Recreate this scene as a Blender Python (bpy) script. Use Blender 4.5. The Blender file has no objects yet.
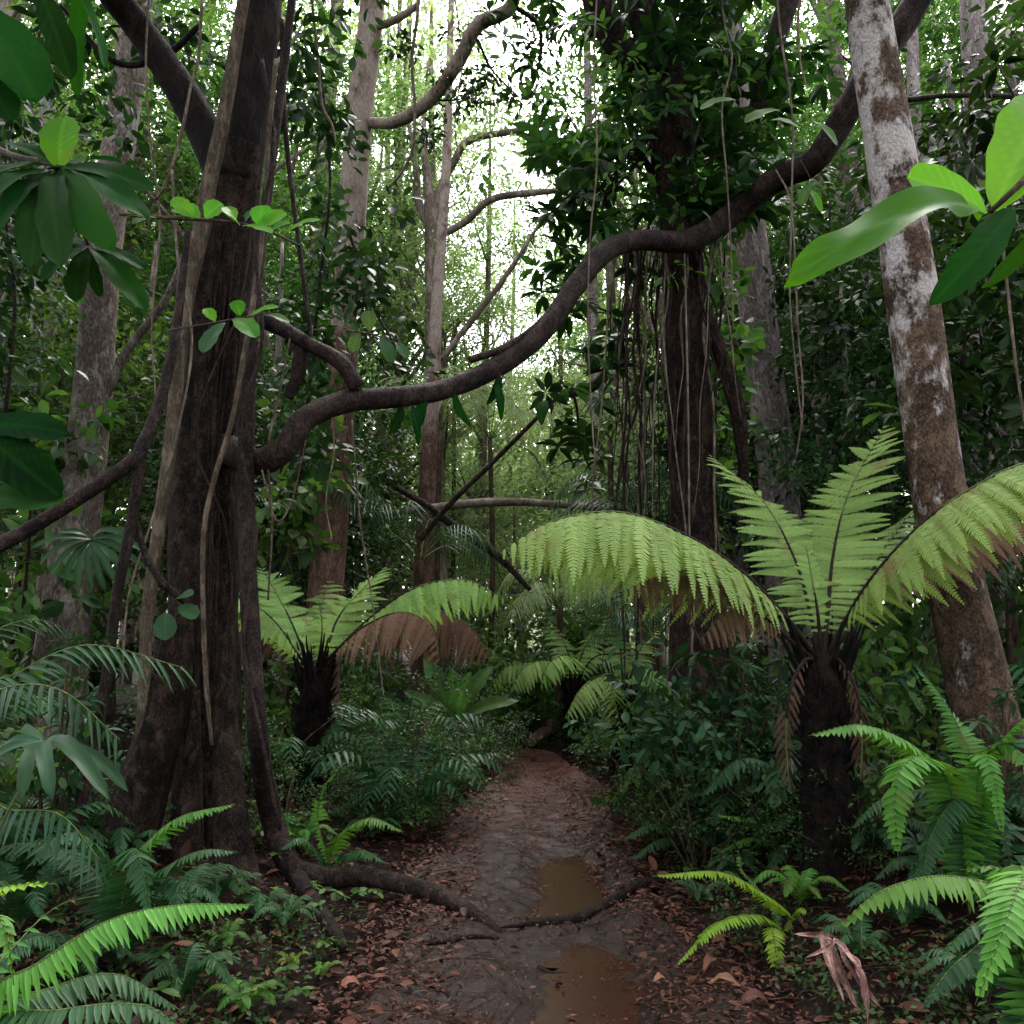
import bpy, math, random
import numpy as np
from mathutils import noise as mnoise, Vector

rng = np.random.default_rng(7)
random.seed(7)
scene = bpy.context.scene
COL = scene.collection
PI = math.pi

# ------------------------------------------------------------------ camera maths
PITCH = math.radians(8.0)
F = 887.0
EYE = np.array([0.0, 0.0, 1.55])
FW = np.array([0, math.cos(PITCH), math.sin(PITCH)])
UP = np.array([0, -math.sin(PITCH), math.cos(PITCH)])

def ray(px, py):
    return FW + np.array([1.0, 0, 0]) * ((px - 512) / F) + UP * ((512 - py) / F)

def P(px, py, d):
    """the point seen at that place of the photograph, d metres in front (along Y)"""
    r = ray(px, py)
    return EYE + r * (d / r[1])

def pxm(px, d):
    return px * d / F

# ------------------------------------------------------------------ numeric noise
def _hash(ix, iy, s):
    n = (ix * 374761393 + iy * 668265263 + s * 982451653) & 0xffffffff
    n = ((n ^ (n >> 13)) * 1274126177) & 0xffffffff
    return ((n ^ (n >> 16)) & 0xffff) / 65535.0

def vnoise(x, y, s=0):
    x = np.asarray(x, float); y = np.asarray(y, float)
    ix = np.floor(x).astype(np.int64); iy = np.floor(y).astype(np.int64)
    fx = x - ix; fy = y - iy
    fx = fx * fx * (3 - 2 * fx); fy = fy * fy * (3 - 2 * fy)
    a = _hash(ix, iy, s); b = _hash(ix + 1, iy, s); c = _hash(ix, iy + 1, s); d = _hash(ix + 1, iy + 1, s)
    return (a * (1 - fx) + b * fx) * (1 - fy) + (c * (1 - fx) + d * fx) * fy

def fbm(x, y, s=0, o=4):
    v = 0; a = 0.5; f = 1.0
    for k in range(o):
        v = v + a * (vnoise(np.asarray(x) * f, np.asarray(y) * f, s + k * 17) - 0.5); a *= 0.5; f *= 2.03
    return v

def sstep(a, b, x):
    t = np.clip((np.asarray(x, float) - a) / (b - a), 0, 1)
    return t * t * (3 - 2 * t)

def unit(v):
    v = np.asarray(v, float)
    n = np.linalg.norm(v, axis=-1, keepdims=True)
    return v / np.maximum(n, 1e-9)

# ------------------------------------------------------------------ trail shape and ground height
_tp = []
for px, py, w in ((560, 1100, 470), (552, 1024, 420), (545, 960, 330), (538, 905, 262), (528, 850, 196), (530, 815, 158), (543, 790, 122), (536, 770, 82), (526, 756, 62)):
    r = ray(px, py); k = -EYE[2] / r[2]; q = EYE + r * k
    _tp.append((q[1], q[0], 0.5 * w * q[1] / F))
_ty = np.array([-3, 1.5] + [t[0] for t in _tp] + [12.4, 13.6, 15.0, 17.0])
_tx = np.array([0.22, 0.2] + [t[1] for t in _tp] + [-0.15, -0.9, -2.1, -4.0])
_tw = np.array([0.85, 0.85] + [t[2] for t in _tp] + [0.45, 0.5, 0.5, 0.5])

def tcx(y): return np.interp(y, _ty, _tx)
def thw(y): return np.interp(y, _ty, _tw)

def bank(x, y):
    s = np.abs(x - tcx(y)) - thw(y)
    right = (x > tcx(y))
    near = sstep(16, 13, y)
    b = np.where(right, 0.30, 0.20) * sstep(0.0, 1.5, s) + 0.35 * sstep(1.5, 6, s)
    return b * near + (1 - near) * 0.4, s

def H(x, y):
    x = np.asarray(x, float); y = np.asarray(y, float)
    b, s = bank(x, y)
    off = sstep(-0.1, 0.5, s)
    return b + fbm(x * 0.9, y * 0.9, 3, 3) * 0.22 * off + fbm(x * 4, y * 4, 9, 3) * 0.07 * (0.3 + 0.7 * off) * sstep(40, 15, np.hypot(x, y)) + 0.02 * np.maximum(0, np.hypot(x, y) - 25)

def G(px, py):
    """where the line of sight meets the forest floor"""
    r = ray(px, py); t = 1.0
    for k in range(4000):
        q = EYE + r * t
        if q[2] <= float(H(q[0], q[1])): break
        t += 0.02
    return q

# ------------------------------------------------------------------ mesh collector
class MB:
    def __init__(self):
        self.v = []; self.f = []; self.t = []; self.m = []; self.n = 0
    def add(self, v, f, tone=0.5, mat=0):
        v = np.asarray(v, float).reshape(-1, 3); f = np.asarray(f, np.int64).reshape(-1, 3)
        self.v.append(v); self.f.append(f + self.n); self.n += len(v)
        t = np.full(len(v), tone) if np.isscalar(tone) else np.asarray(tone, float)
        self.t.append(t); self.m.append(np.full(len(f), mat, np.int32))
    def mesh(self, name, mats, origin=(0, 0, 0), smooth=True):
        v = np.concatenate(self.v) - np.asarray(origin, float); f = np.concatenate(self.f)
        me = bpy.data.meshes.new(name)
        me.vertices.add(len(v)); me.vertices.foreach_set('co', v.astype(np.float32).ravel())
        me.loops.add(len(f) * 3); me.loops.foreach_set('vertex_index', f.astype(np.int32).ravel())
        me.polygons.add(len(f)); me.polygons.foreach_set('loop_start', np.arange(0, len(f) * 3, 3, dtype=np.int32))
        for m in (mats if isinstance(mats, (list, tuple)) else [mats]): me.materials.append(m)
        me.polygons.foreach_set('material_index', np.concatenate(self.m))
        me.polygons.foreach_set('use_smooth', np.full(len(f), smooth))
        a = me.attributes.new('tone', 'FLOAT', 'POINT'); a.data.foreach_set('value', np.concatenate(self.t).astype(np.float32))
        me.update(calc_edges=True); me.validate()
        return me
    def build(self, name, mats, parent=None, smooth=True):
        origin = np.array(parent['_o']) if parent is not None else np.zeros(3)
        o = bpy.data.objects.new(name, self.mesh(name, mats, origin, smooth))
        COL.objects.link(o)
        o['_o'] = list(origin)
        if parent is not None: o.parent = parent
        return o
    def build_at(self, name, mats, loc, smooth=True):
        o = bpy.data.objects.new(name, self.mesh(name, mats, loc, smooth)); COL.objects.link(o)
        o.location = loc; o['_o'] = list(map(float, loc))
        return o

def tag(o, label=None, cat=None, group=None, kind=None):
    if label: o['label'] = label
    if cat: o['category'] = cat
    if group: o['group'] = group
    if kind: o['kind'] = kind
    return o

def thing(name, label, cat, loc, group=None):
    o = bpy.data.objects.new(name, None); COL.objects.link(o)
    o.empty_display_size = 0.2
    o.location = loc; o['_o'] = list(map(float, loc))
    return tag(o, label, cat, group)

def copy_tree(o, parent=None):
    c = o.copy(); COL.objects.link(c); c.parent = parent
    for ch in list(o.children): copy_tree(ch, c)
    return c

def place(proto, used, loc, rz=0, sc=1.0, label=None, group=None, tilt=(0, 0)):
    o = copy_tree(proto) if used.get(proto.name) else proto
    used[proto.name] = True
    o.location = loc; o.rotation_euler = (tilt[0], tilt[1], rz); o.scale = (sc, sc, sc)
    if label: o['label'] = label
    if group: o['group'] = group
    return o
USED = {}

# ------------------------------------------------------------------ shapes
def spline(pts, n):
    p = np.asarray(pts, float)
    if len(p) == 2:
        t = np.linspace(0, 1, n)[:, None]; return p[0] * (1 - t) + p[1] * t
    q = np.vstack([2 * p[0] - p[1], p, 2 * p[-1] - p[-2]])
    seg = len(p) - 1
    d = np.concatenate([[0], np.cumsum(np.linalg.norm(np.diff(p[:, :3], axis=0), axis=1))])
    s = np.linspace(0, d[-1], n)
    k = np.clip(np.searchsorted(d, s, 'right') - 1, 0, seg - 1)
    t = ((s - d[k]) / np.maximum(d[k + 1] - d[k], 1e-9))[:, None]
    a, b, c, e = q[k], q[k + 1], q[k + 2], q[k + 3]
    return 0.5 * (2 * b + (c - a) * t + (2 * a - 5 * b + 4 * c - e) * t ** 2 + (3 * b - a - 3 * c + e) * t ** 3)

def frames(c):
    T = unit(np.gradient(c, axis=0))
    n0 = np.array([1.0, 0, 0]) if abs(T[0][0]) < 0.9 else np.array([0, 1.0, 0])
    N = np.zeros_like(T); n = unit(n0 - T[0] * np.dot(n0, T[0]))
    for i in range(len(T)):
        n = unit(n - T[i] * np.dot(n, T[i])); N[i] = n
    return T, N, np.cross(T, N)

def tube(mb, pts, radii, n=24, sides=10, rough=0.0, freq=3.0, seed=0, tone=0.5, mat=0, cap=True, lobes=0, lobe=0.0):
    """a swept limb; pts (k,3), radii (k) along it; rough = uneven skin; lobes = flutes round the trunk"""
    pts = np.asarray(pts, float); radii = np.asarray(radii, float)
    if radii.ndim == 0: radii = np.full(len(pts), float(radii))
    if len(radii) != len(pts): radii = np.interp(np.linspace(0, 1, len(pts)), np.linspace(0, 1, len(radii)), radii)
    c4 = spline(np.hstack([pts, radii[:, None]]), n)
    c = c4[:, :3]; r = np.maximum(c4[:, 3], 1e-4)
    T, N, B = frames(c)
    a = np.linspace(0, 2 * PI, sides, endpoint=False)
    ca, sa = np.cos(a), np.sin(a)
    rr = r[:, None] * np.ones(sides)
    if rough:
        L = np.concatenate([[0], np.cumsum(np.linalg.norm(np.diff(c, axis=0), axis=1))])
        nz = fbm(seed * 7.3 + ca[None] * 1.6 + L[:, None] * freq * 0.5, sa[None] * 1.6 + L[:, None] * freq * 0.37 + seed * 3.1, seed, 3)
        rr = rr * (1 + rough * 2 * nz)
    if lobes:
        rr = rr * (1 + lobe * np.abs(np.sin(a * lobes / 2 + seed))[None] ** 0.8 * 1.0)
    v = c[:, None] + rr[..., None] * (N[:, None] * ca[None, :, None] + B[:, None] * sa[None, :, None])
    i = np.arange(n - 1)[:, None] * sides; j = np.arange(sides)[None]; j2 = (j + 1) % sides
    A, Bq, C, D = i + j, i + j2, i + sides + j2, i + sides + j
    f = np.concatenate([np.stack([A, Bq, C], -1).reshape(-1, 3), np.stack([A, C, D], -1).reshape(-1, 3)])
    vv = v.reshape(-1, 3)
    if cap:
        vv = np.vstack([vv, c[0], c[-1]]); k = n * sides
        e = (n - 1) * sides
        f = np.vstack([f, np.stack([np.full(sides, k), j2[0], j[0]], -1), np.stack([np.full(sides, k + 1), e + j[0], e + j2[0]], -1)])
    mb.add(vv, f, tone, mat)
    return c, r

# leaf templates: unit length along +Y, lying in XY, tri faces
def tmpl(w, kind='mid'):
    if kind == 'low':
        v = [(0, 0, 0), (-w / 2, .45, .05), (0, .5, -.02), (w / 2, .45, .05), (0, 1, -.10)]
        f = [(0, 2, 1), (0, 3, 2), (1, 2, 4), (2, 3, 4)]
    elif kind == 'lance':
        v = [(0, 0, 0), (-w / 2, .35, .04), (0, .35, -.02), (w / 2, .35, .04), (-w * .42, .68, -.02), (0, .7, -.07), (w * .42, .68, -.02), (0, 1, -.2)]
        f = [(0, 2, 1), (0, 3, 2), (1, 2, 5), (1, 5, 4), (2, 3, 6), (2, 6, 5), (4, 5, 7), (5, 6, 7)]
    else:
        v = [(0, 0, 0), (-w * .36, .2, .05), (0, .2, 0), (w * .36, .2, .05), (-w / 2, .5, .05), (0, .5, -.02), (w / 2, .5, .05), (-w * .34, .8, -.02), (0, .8, -.07), (w * .34, .8, -.02), (0, 1, -.14)]
        f = [(0, 2, 1), (0, 3, 2), (1, 2, 5), (1, 5, 4), (2, 3, 6), (2, 6, 5), (4, 5, 8), (4, 8, 7), (5, 6, 9), (5, 9, 8), (7, 8, 10), (8, 9, 10)]
    return np.array(v, float), np.array(f)

def leaves(mb, T, pos, dirs, nrm, size, tone, mat=0):
    tv, tf = T
    pos = np.asarray(pos, float); n = len(pos)
    Y = unit(dirs); Z = unit(nrm - Y * (np.sum(nrm * Y, -1, keepdims=True))); X = np.cross(Y, Z)
    s = np.broadcast_to(np.asarray(size, float).reshape(-1, 1, 1), (n, 1, 1)) if np.ndim(size) else np.full((n, 1, 1), size)
    v = pos[:, None] + s * (tv[None, :, 0:1] * X[:, None] + tv[None, :, 1:2] * Y[:, None] + tv[None, :, 2:3] * Z[:, None])
    f = tf[None] + (np.arange(n) * len(tv))[:, None, None]
    tt = np.repeat(np.asarray(tone, float) * np.ones(n), len(tv))
    mb.add(v.reshape(-1, 3), f.reshape(-1, 3), tt, mat)

def rand_dirs(n, r): return unit(r.normal(size=(n, 3)))

def foliage(mb, T, centres, rad, per, size, r, droop=0.35, tone0=0.5, tvar=0.3, flat=0.65, mat=0, up=0.8):
    """sprays of leaves: per leaves round each centre, facing outward, drooping"""
    centres = np.asarray(centres, float); m = len(centres)
    rad = np.broadcast_to(np.asarray(rad, float), (m,))
    c = np.repeat(centres, per, 0); R = np.repeat(rad, per)
    d = rand_dirs(m * per, r)
    off = d * (r.random(m * per) ** 0.5 * R)[:, None] * np.array([1, 1, flat])
    dirs = unit(d * np.array([1, 1, .5]) + r.normal(size=(m * per, 3)) * .45 - np.array([0, 0, droop]))
    nr = unit(np.array([0, 0, up]) + r.normal(size=(m * per, 3)) * .45)
    ct = np.repeat(r.normal(size=m) * tvar * 0.8, per)
    tone = np.clip(tone0 + ct + r.normal(size=m * per) * tvar * .6, 0, 1)
    leaves(mb, T, c + off, dirs, nr, size * r.uniform(.6, 1.25, m * per), tone, mat)

def whorls(mb, T, centres, per, size, r, axis=None, open_=0.25, tone0=.4, tvar=.25, mat=0):
    """umbrella-like whorls: leaves radiate from each centre"""
    centres = np.asarray(centres, float); m = len(centres)
    ax = unit(np.array([0, 0, 1.0]) + r.normal(size=(m, 3)) * .45) if axis is None else np.broadcast_to(axis, (m, 3))
    h = unit(np.cross(ax, r.normal(size=(m, 3)))); g = np.cross(ax, h)
    a = (np.arange(per) / per * 2 * PI)[None] + r.uniform(0, 6, (m, 1)) + r.normal(size=(m, per)) * .2
    o = np.cos(a)[..., None] * h[:, None] + np.sin(a)[..., None] * g[:, None]
    el = r.normal(size=(m, per, 1)) * .3 + open_
    dirs = unit(o + ax[:, None] * el - np.array([0, 0, .35]))
    nr = unit(ax[:, None] + r.normal(size=(m, per, 3)) * .12 - o * el)
    pos = centres[:, None] + dirs * .02
    tone = np.clip(tone0 + r.normal(size=(m, 1)) * tvar * .7 + r.normal(size=(m, per)) * tvar * .5, 0, 1)
    leaves(mb, T, pos.reshape(-1, 3), dirs.reshape(-1, 3), nr.reshape(-1, 3), size * r.uniform(.7, 1.2, m * per), tone.ravel(), mat)

def ell(n, c, R, r, hollow=.35):
    d = rand_dirs(n, r); k = hollow + (1 - hollow) * r.random(n) ** .6
    return np.asarray(c) + d * k[:, None] * np.asarray(R)

def frond(mb, ctrl, n=30, length=.4, width=.16, stalk=.12, mode='simple', droop=.3, grav=.3, fwd=.35, roll=0.0, prof=None,
          tone=.5, tvar=.12, rad=.008, matl=0, mats=1, tipfold=0.0, brown=None, seed=0, rs=True, sparse=0.0):
    """one fern or palm frond along ctrl; leaflets both sides; 'bi' = each leaflet is itself feathered"""
    r = np.random.default_rng(seed + 11)
    N0 = 60
    c = spline(ctrl, N0); T = unit(np.gradient(c, axis=0))
    Zv = np.array([0, 0, 1.0])
    if rs: tube(mb, c, np.linspace(rad, rad * .25, N0), n=N0, sides=6, tone=tone, mat=mats)
    if prof is None: prof = lambda t: np.minimum(1, .45 + t * 3) * (1 - t ** 3.2) ** .9
    L0 = np.linalg.norm(np.diff(c, axis=0), axis=1).sum() * (1 - stalk) / n
    for i in range(n):
        u = (i + .5) / n
        x = (stalk + (1 - stalk) * u) * (N0 - 1); k = int(min(x, N0 - 2)); w = x - k
        p = c[k] * (1 - w) + c[k + 1] * w; t = unit(T[k] * (1 - w) + T[k + 1] * w)
        nr = Zv - t * t[2]
        if np.linalg.norm(nr) < .12: nr = np.array([0, -1.0, 0]) - t * (-t[1])
        nr = unit(nr)
        s = np.cross(t, nr)
        if roll: s, nr = s * math.cos(roll) + nr * math.sin(roll), nr * math.cos(roll) - s * math.sin(roll)
        Lp = length * float(prof(u))
        if Lp < .01: continue
        for side in (-1, 1):
            if sparse and r.random() < sparse: continue
            fa = fwd + r.normal() * .06 + (.5 * u * u)
            D = side * s * math.cos(fa) + t * math.sin(fa)
            dr = droop + r.normal() * .08
            D = unit(D * math.cos(dr) - nr * math.sin(dr))
            W = unit(t - D * np.dot(t, D)); NN = unit(np.cross(D, W)) * side * -1
            if np.dot(NN, nr) < 0: NN = -NN
            LL = Lp * r.uniform(.82, 1.07) * (r.uniform(.3, .8) if r.random() < .03 else 1)
            tn = np.clip(tone + r.normal() * tvar, 0, 1)
            if brown is not None: tn = np.clip(tn, 0, 1)
            gdir = np.array([0, 0, -1.0])
            if mode == 'simple':
                q = np.array([0, .12, .4, .72, 1.0]); hw = (width if width else 1.02 * L0 / LL) * LL * np.array([.55, .95, 1.0, .62, .04]) * .5
                cc = p + D * (q * LL)[:, None] + gdir * (grav * LL * q ** 2)[:, None]
                v = np.stack([cc - W * hw[:, None] + NN * (hw * .3)[:, None], cc - NN * (hw * .18)[:, None], cc + W * hw[:, None] + NN * (hw * .3)[:, None]], 1).reshape(-1, 3)
                f = []
                for a in range(4):
                    b = a * 3
                    f += [(b, b + 1, b + 4), (b, b + 4, b + 3), (b + 1, b + 2, b + 5), (b + 1, b + 5, b + 4)]
                mb.add(v, f, np.repeat(tn + np.array([0, 0, .03, .05, .1]), 3), matl)
            else:
                m = max(6, int(27 * Lp / length + 3))
                q = (np.arange(m) + .4) / m
                cc = p + D * (q * LL)[:, None] + gdir * (grav * LL * q ** 2)[:, None]
                Dt = unit(D[None] + gdir[None] * (2 * grav * q)[:, None])
                hl = width * LL * (np.minimum(1, .75 + q) * (1 - q ** 2.2)) * .5 + .004
                sp = LL / m * .58
                for sg in (-1, 1):
                    d2 = unit(W[None] * sg * .92 + Dt * .34 + NN[None] * r.normal(size=(m, 1)) * .08 + gdir * .12)
                    tip = cc + d2 * hl[:, None]
                    mid = cc + d2 * (hl * .5)[:, None]
                    v = np.stack([cc - Dt * sp * .9, mid - Dt * sp * .85, tip, mid + Dt * sp * .85, cc + Dt * sp * .9], 1)
                    f = np.array([(0, 1, 3), (0, 3, 4), (1, 2, 3)])[None] + (np.arange(m) * 5)[:, None, None]
                    mb.add(v.reshape(-1, 3), f.reshape(-1, 3), np.repeat(np.clip(tn + .12 * q + r.normal(size=m) * .03, 0, 1), 5), matl)
                # midrib of the leaflet
                v = np.vstack([cc - W * .0022 + NN * .002, cc + W * .0022 + NN * .002]); a = np.arange(m - 1)
                f = np.concatenate([np.stack([a, a + 1, a + m + 1], -1), np.stack([a, a + m + 1, a + m], -1)])
                mb.add(v, f, tn, matl)

def bigleaf(mb, base, tip, w, nhint=(0, 0, 1), bend=.08, fold=.15, a=.8, b=.8, wave=.02, tone=.5, mat=0, seed=0, nt=26, ns=11, side=0.0, holes=()):
    """a broad leaf with a midrib, folded and waved"""
    base = np.asarray(base, float); tip = np.asarray(tip, float)
    L = np.linalg.norm(tip - base); Y = (tip - base) / L
    nh = np.asarray(nhint, float); Z = unit(nh - Y * np.dot(nh, Y)); X = np.cross(Y, Z)
    t = np.linspace(0, 1, nt); u = np.linspace(-1, 1, ns)
    pr = t ** a * (1 - t) ** b; pr = pr / pr.max(); pr = np.maximum(pr, .015)
    hw = .5 * w * pr
    k = np.random.default_rng(seed)
    ph = k.uniform(0, 6, 3)
    vv = np.zeros((nt, ns, 3)); tn = np.zeros((nt, ns))
    for i in range(nt):
        sag = bend * L * math.sin(PI * t[i]) - bend * .6 * L * t[i] ** 2
        for j in range(ns):
            z = sag + fold * hw[i] * abs(u[j]) + wave * L * math.sin(t[i] * 9 + ph[0] + u[j]) * abs(u[j]) + wave * .5 * L * math.sin(t[i] * 17 + ph[1]) * abs(u[j])
            edge = 1 + .05 * math.sin(t[i] * 23 + ph[2] + 2 * u[j])
            vv[i, j] = base + Y * (t[i] * L) + X * (u[j] * hw[i] * edge + side * L * math.sin(PI * t[i])) + Z * z
            tn[i, j] = tone + (.30 if j == ns // 2 else 0) + .22 * max(0, math.sin((t[i] * 8 - abs(u[j]) * 1.5) * 2 * PI)) ** 6 + .05 * math.sin(ph[2] + t[i] * 7 + u[j] * 3)
    i = np.arange(nt - 1)[:, None] * ns; j = np.arange(ns - 1)[None]
    A, B, C, D = i + j, i + j + 1, i + ns + j + 1, i + ns + j
    quads = np.stack([A, B, C, D], -1).reshape(-1, 4)
    if holes: quads = np.array([q for n_, q in enumerate(quads) if (n_ // (ns - 1), n_ % (ns - 1)) not in holes])
    f = np.vstack([quads[:, [0, 1, 2]], quads[:, [0, 2, 3]]])
    mb.add(vv.reshape(-1, 3), f, np.clip(tn, 0, 1).ravel(), mat)

# ------------------------------------------------------------------ materials
def new_mat(name):
    m = bpy.data.materials.new(name); m.use_nodes = True
    nt = m.node_tree
    for n in list(nt.nodes): nt.nodes.remove(n)
    return m, nt, nt.nodes, nt.links

def leaf_mat(name, dark, light, trans=.3, tcol=None, rough=.42, spec=.5, var=.25, blotch=0.0, blotch_col=(.2, .1, .04)):
    m, nt, N, L = new_mat(name)
    out = N.new('ShaderNodeOutputMaterial')
    at = N.new('ShaderNodeAttribute'); at.attribute_name = 'tone'
    oi = N.new('ShaderNodeObjectInfo')
    geo = N.new('ShaderNodeNewGeometry')
    nz = N.new('ShaderNodeTexNoise'); nz.inputs['Scale'].default_value = 1.3; nz.inputs['Detail'].default_value = 3
    L.new(geo.outputs['Position'], nz.inputs['Vector'])
    a = N.new('ShaderNodeMath'); a.operation = 'MULTIPLY_ADD'
    L.new(nz.outputs['Fac'], a.inputs[0]); a.inputs[1].default_value = .55; a.inputs[2].default_value = -.275
    b = N.new('ShaderNodeMath'); b.operation = 'ADD'
    L.new(at.outputs['Fac'], b.inputs[0]); L.new(a.outputs[0], b.inputs[1])
    mx = N.new('ShaderNodeMix'); mx.data_type = 'RGBA'
    L.new(b.outputs[0], mx.inputs['Factor']); mx.inputs['A'].default_value = (*dark, 1); mx.inputs['B'].default_value = (*light, 1)
    hs = N.new('ShaderNodeHueSaturation')
    r1 = N.new('ShaderNodeMapRange'); r1.inputs['To Min'].default_value = 1 - var; r1.inputs['To Max'].default_value = 1 + var
    L.new(oi.outputs['Random'], r1.inputs['Value']); L.new(r1.outputs[0], hs.inputs['Value'])
    r2 = N.new('ShaderNodeMapRange'); r2.inputs['To Min'].default_value = .485; r2.inputs['To Max'].default_value = .515
    L.new(oi.outputs['Random'], r2.inputs['Value']); L.new(r2.outputs[0], hs.inputs['Hue'])
    L.new(mx.outputs['Result'], hs.inputs['Color'])
    col = hs.outputs['Color']
    if blotch:
        n2 = N.new('ShaderNodeTexNoise'); n2.inputs['Scale'].default_value = 6; n2.inputs['Detail'].default_value = 4
        L.new(geo.outputs['Position'], n2.inputs['Vector'])
        cr = N.new('ShaderNodeMapRange'); cr.inputs['From Min'].default_value = .62 - blotch * .2; cr.inputs['From Max'].default_value = .75
        L.new(n2.outputs['Fac'], cr.inputs['Value'])
        m2 = N.new('ShaderNodeMix'); m2.data_type = 'RGBA'
        L.new(cr.outputs[0], m2.inputs['Factor']); L.new(col, m2.inputs['A']); m2.inputs['B'].default_value = (*blotch_col, 1)
        col = m2.outputs['Result']
    pb = N.new('ShaderNodeBsdfPrincipled')
    L.new(col, pb.inputs['Base Color']); pb.inputs['Roughness'].default_value = rough; pb.inputs['Specular IOR Level'].default_value = spec
    if trans:
        tr = N.new('ShaderNodeBsdfTranslucent')
        tm = N.new('ShaderNodeMix'); tm.data_type = 'RGBA'; tm.blend_type = 'MULTIPLY'; tm.inputs['Factor'].default_value = 1
        L.new(col, tm.inputs['A']); tm.inputs['B'].default_value = (*(tcol or (1.5, 1.5, .7)), 1)
        L.new(tm.outputs['Result'], tr.inputs['Color'])
        ms = N.new('ShaderNodeMixShader'); ms.inputs[0].default_value = trans
        L.new(pb.outputs[0], ms.inputs[1]); L.new(tr.outputs[0], ms.inputs[2]); L.new(ms.outputs[0], out.inputs[0])
    else:
        L.new(pb.outputs[0], out.inputs[0])
    return m

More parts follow.
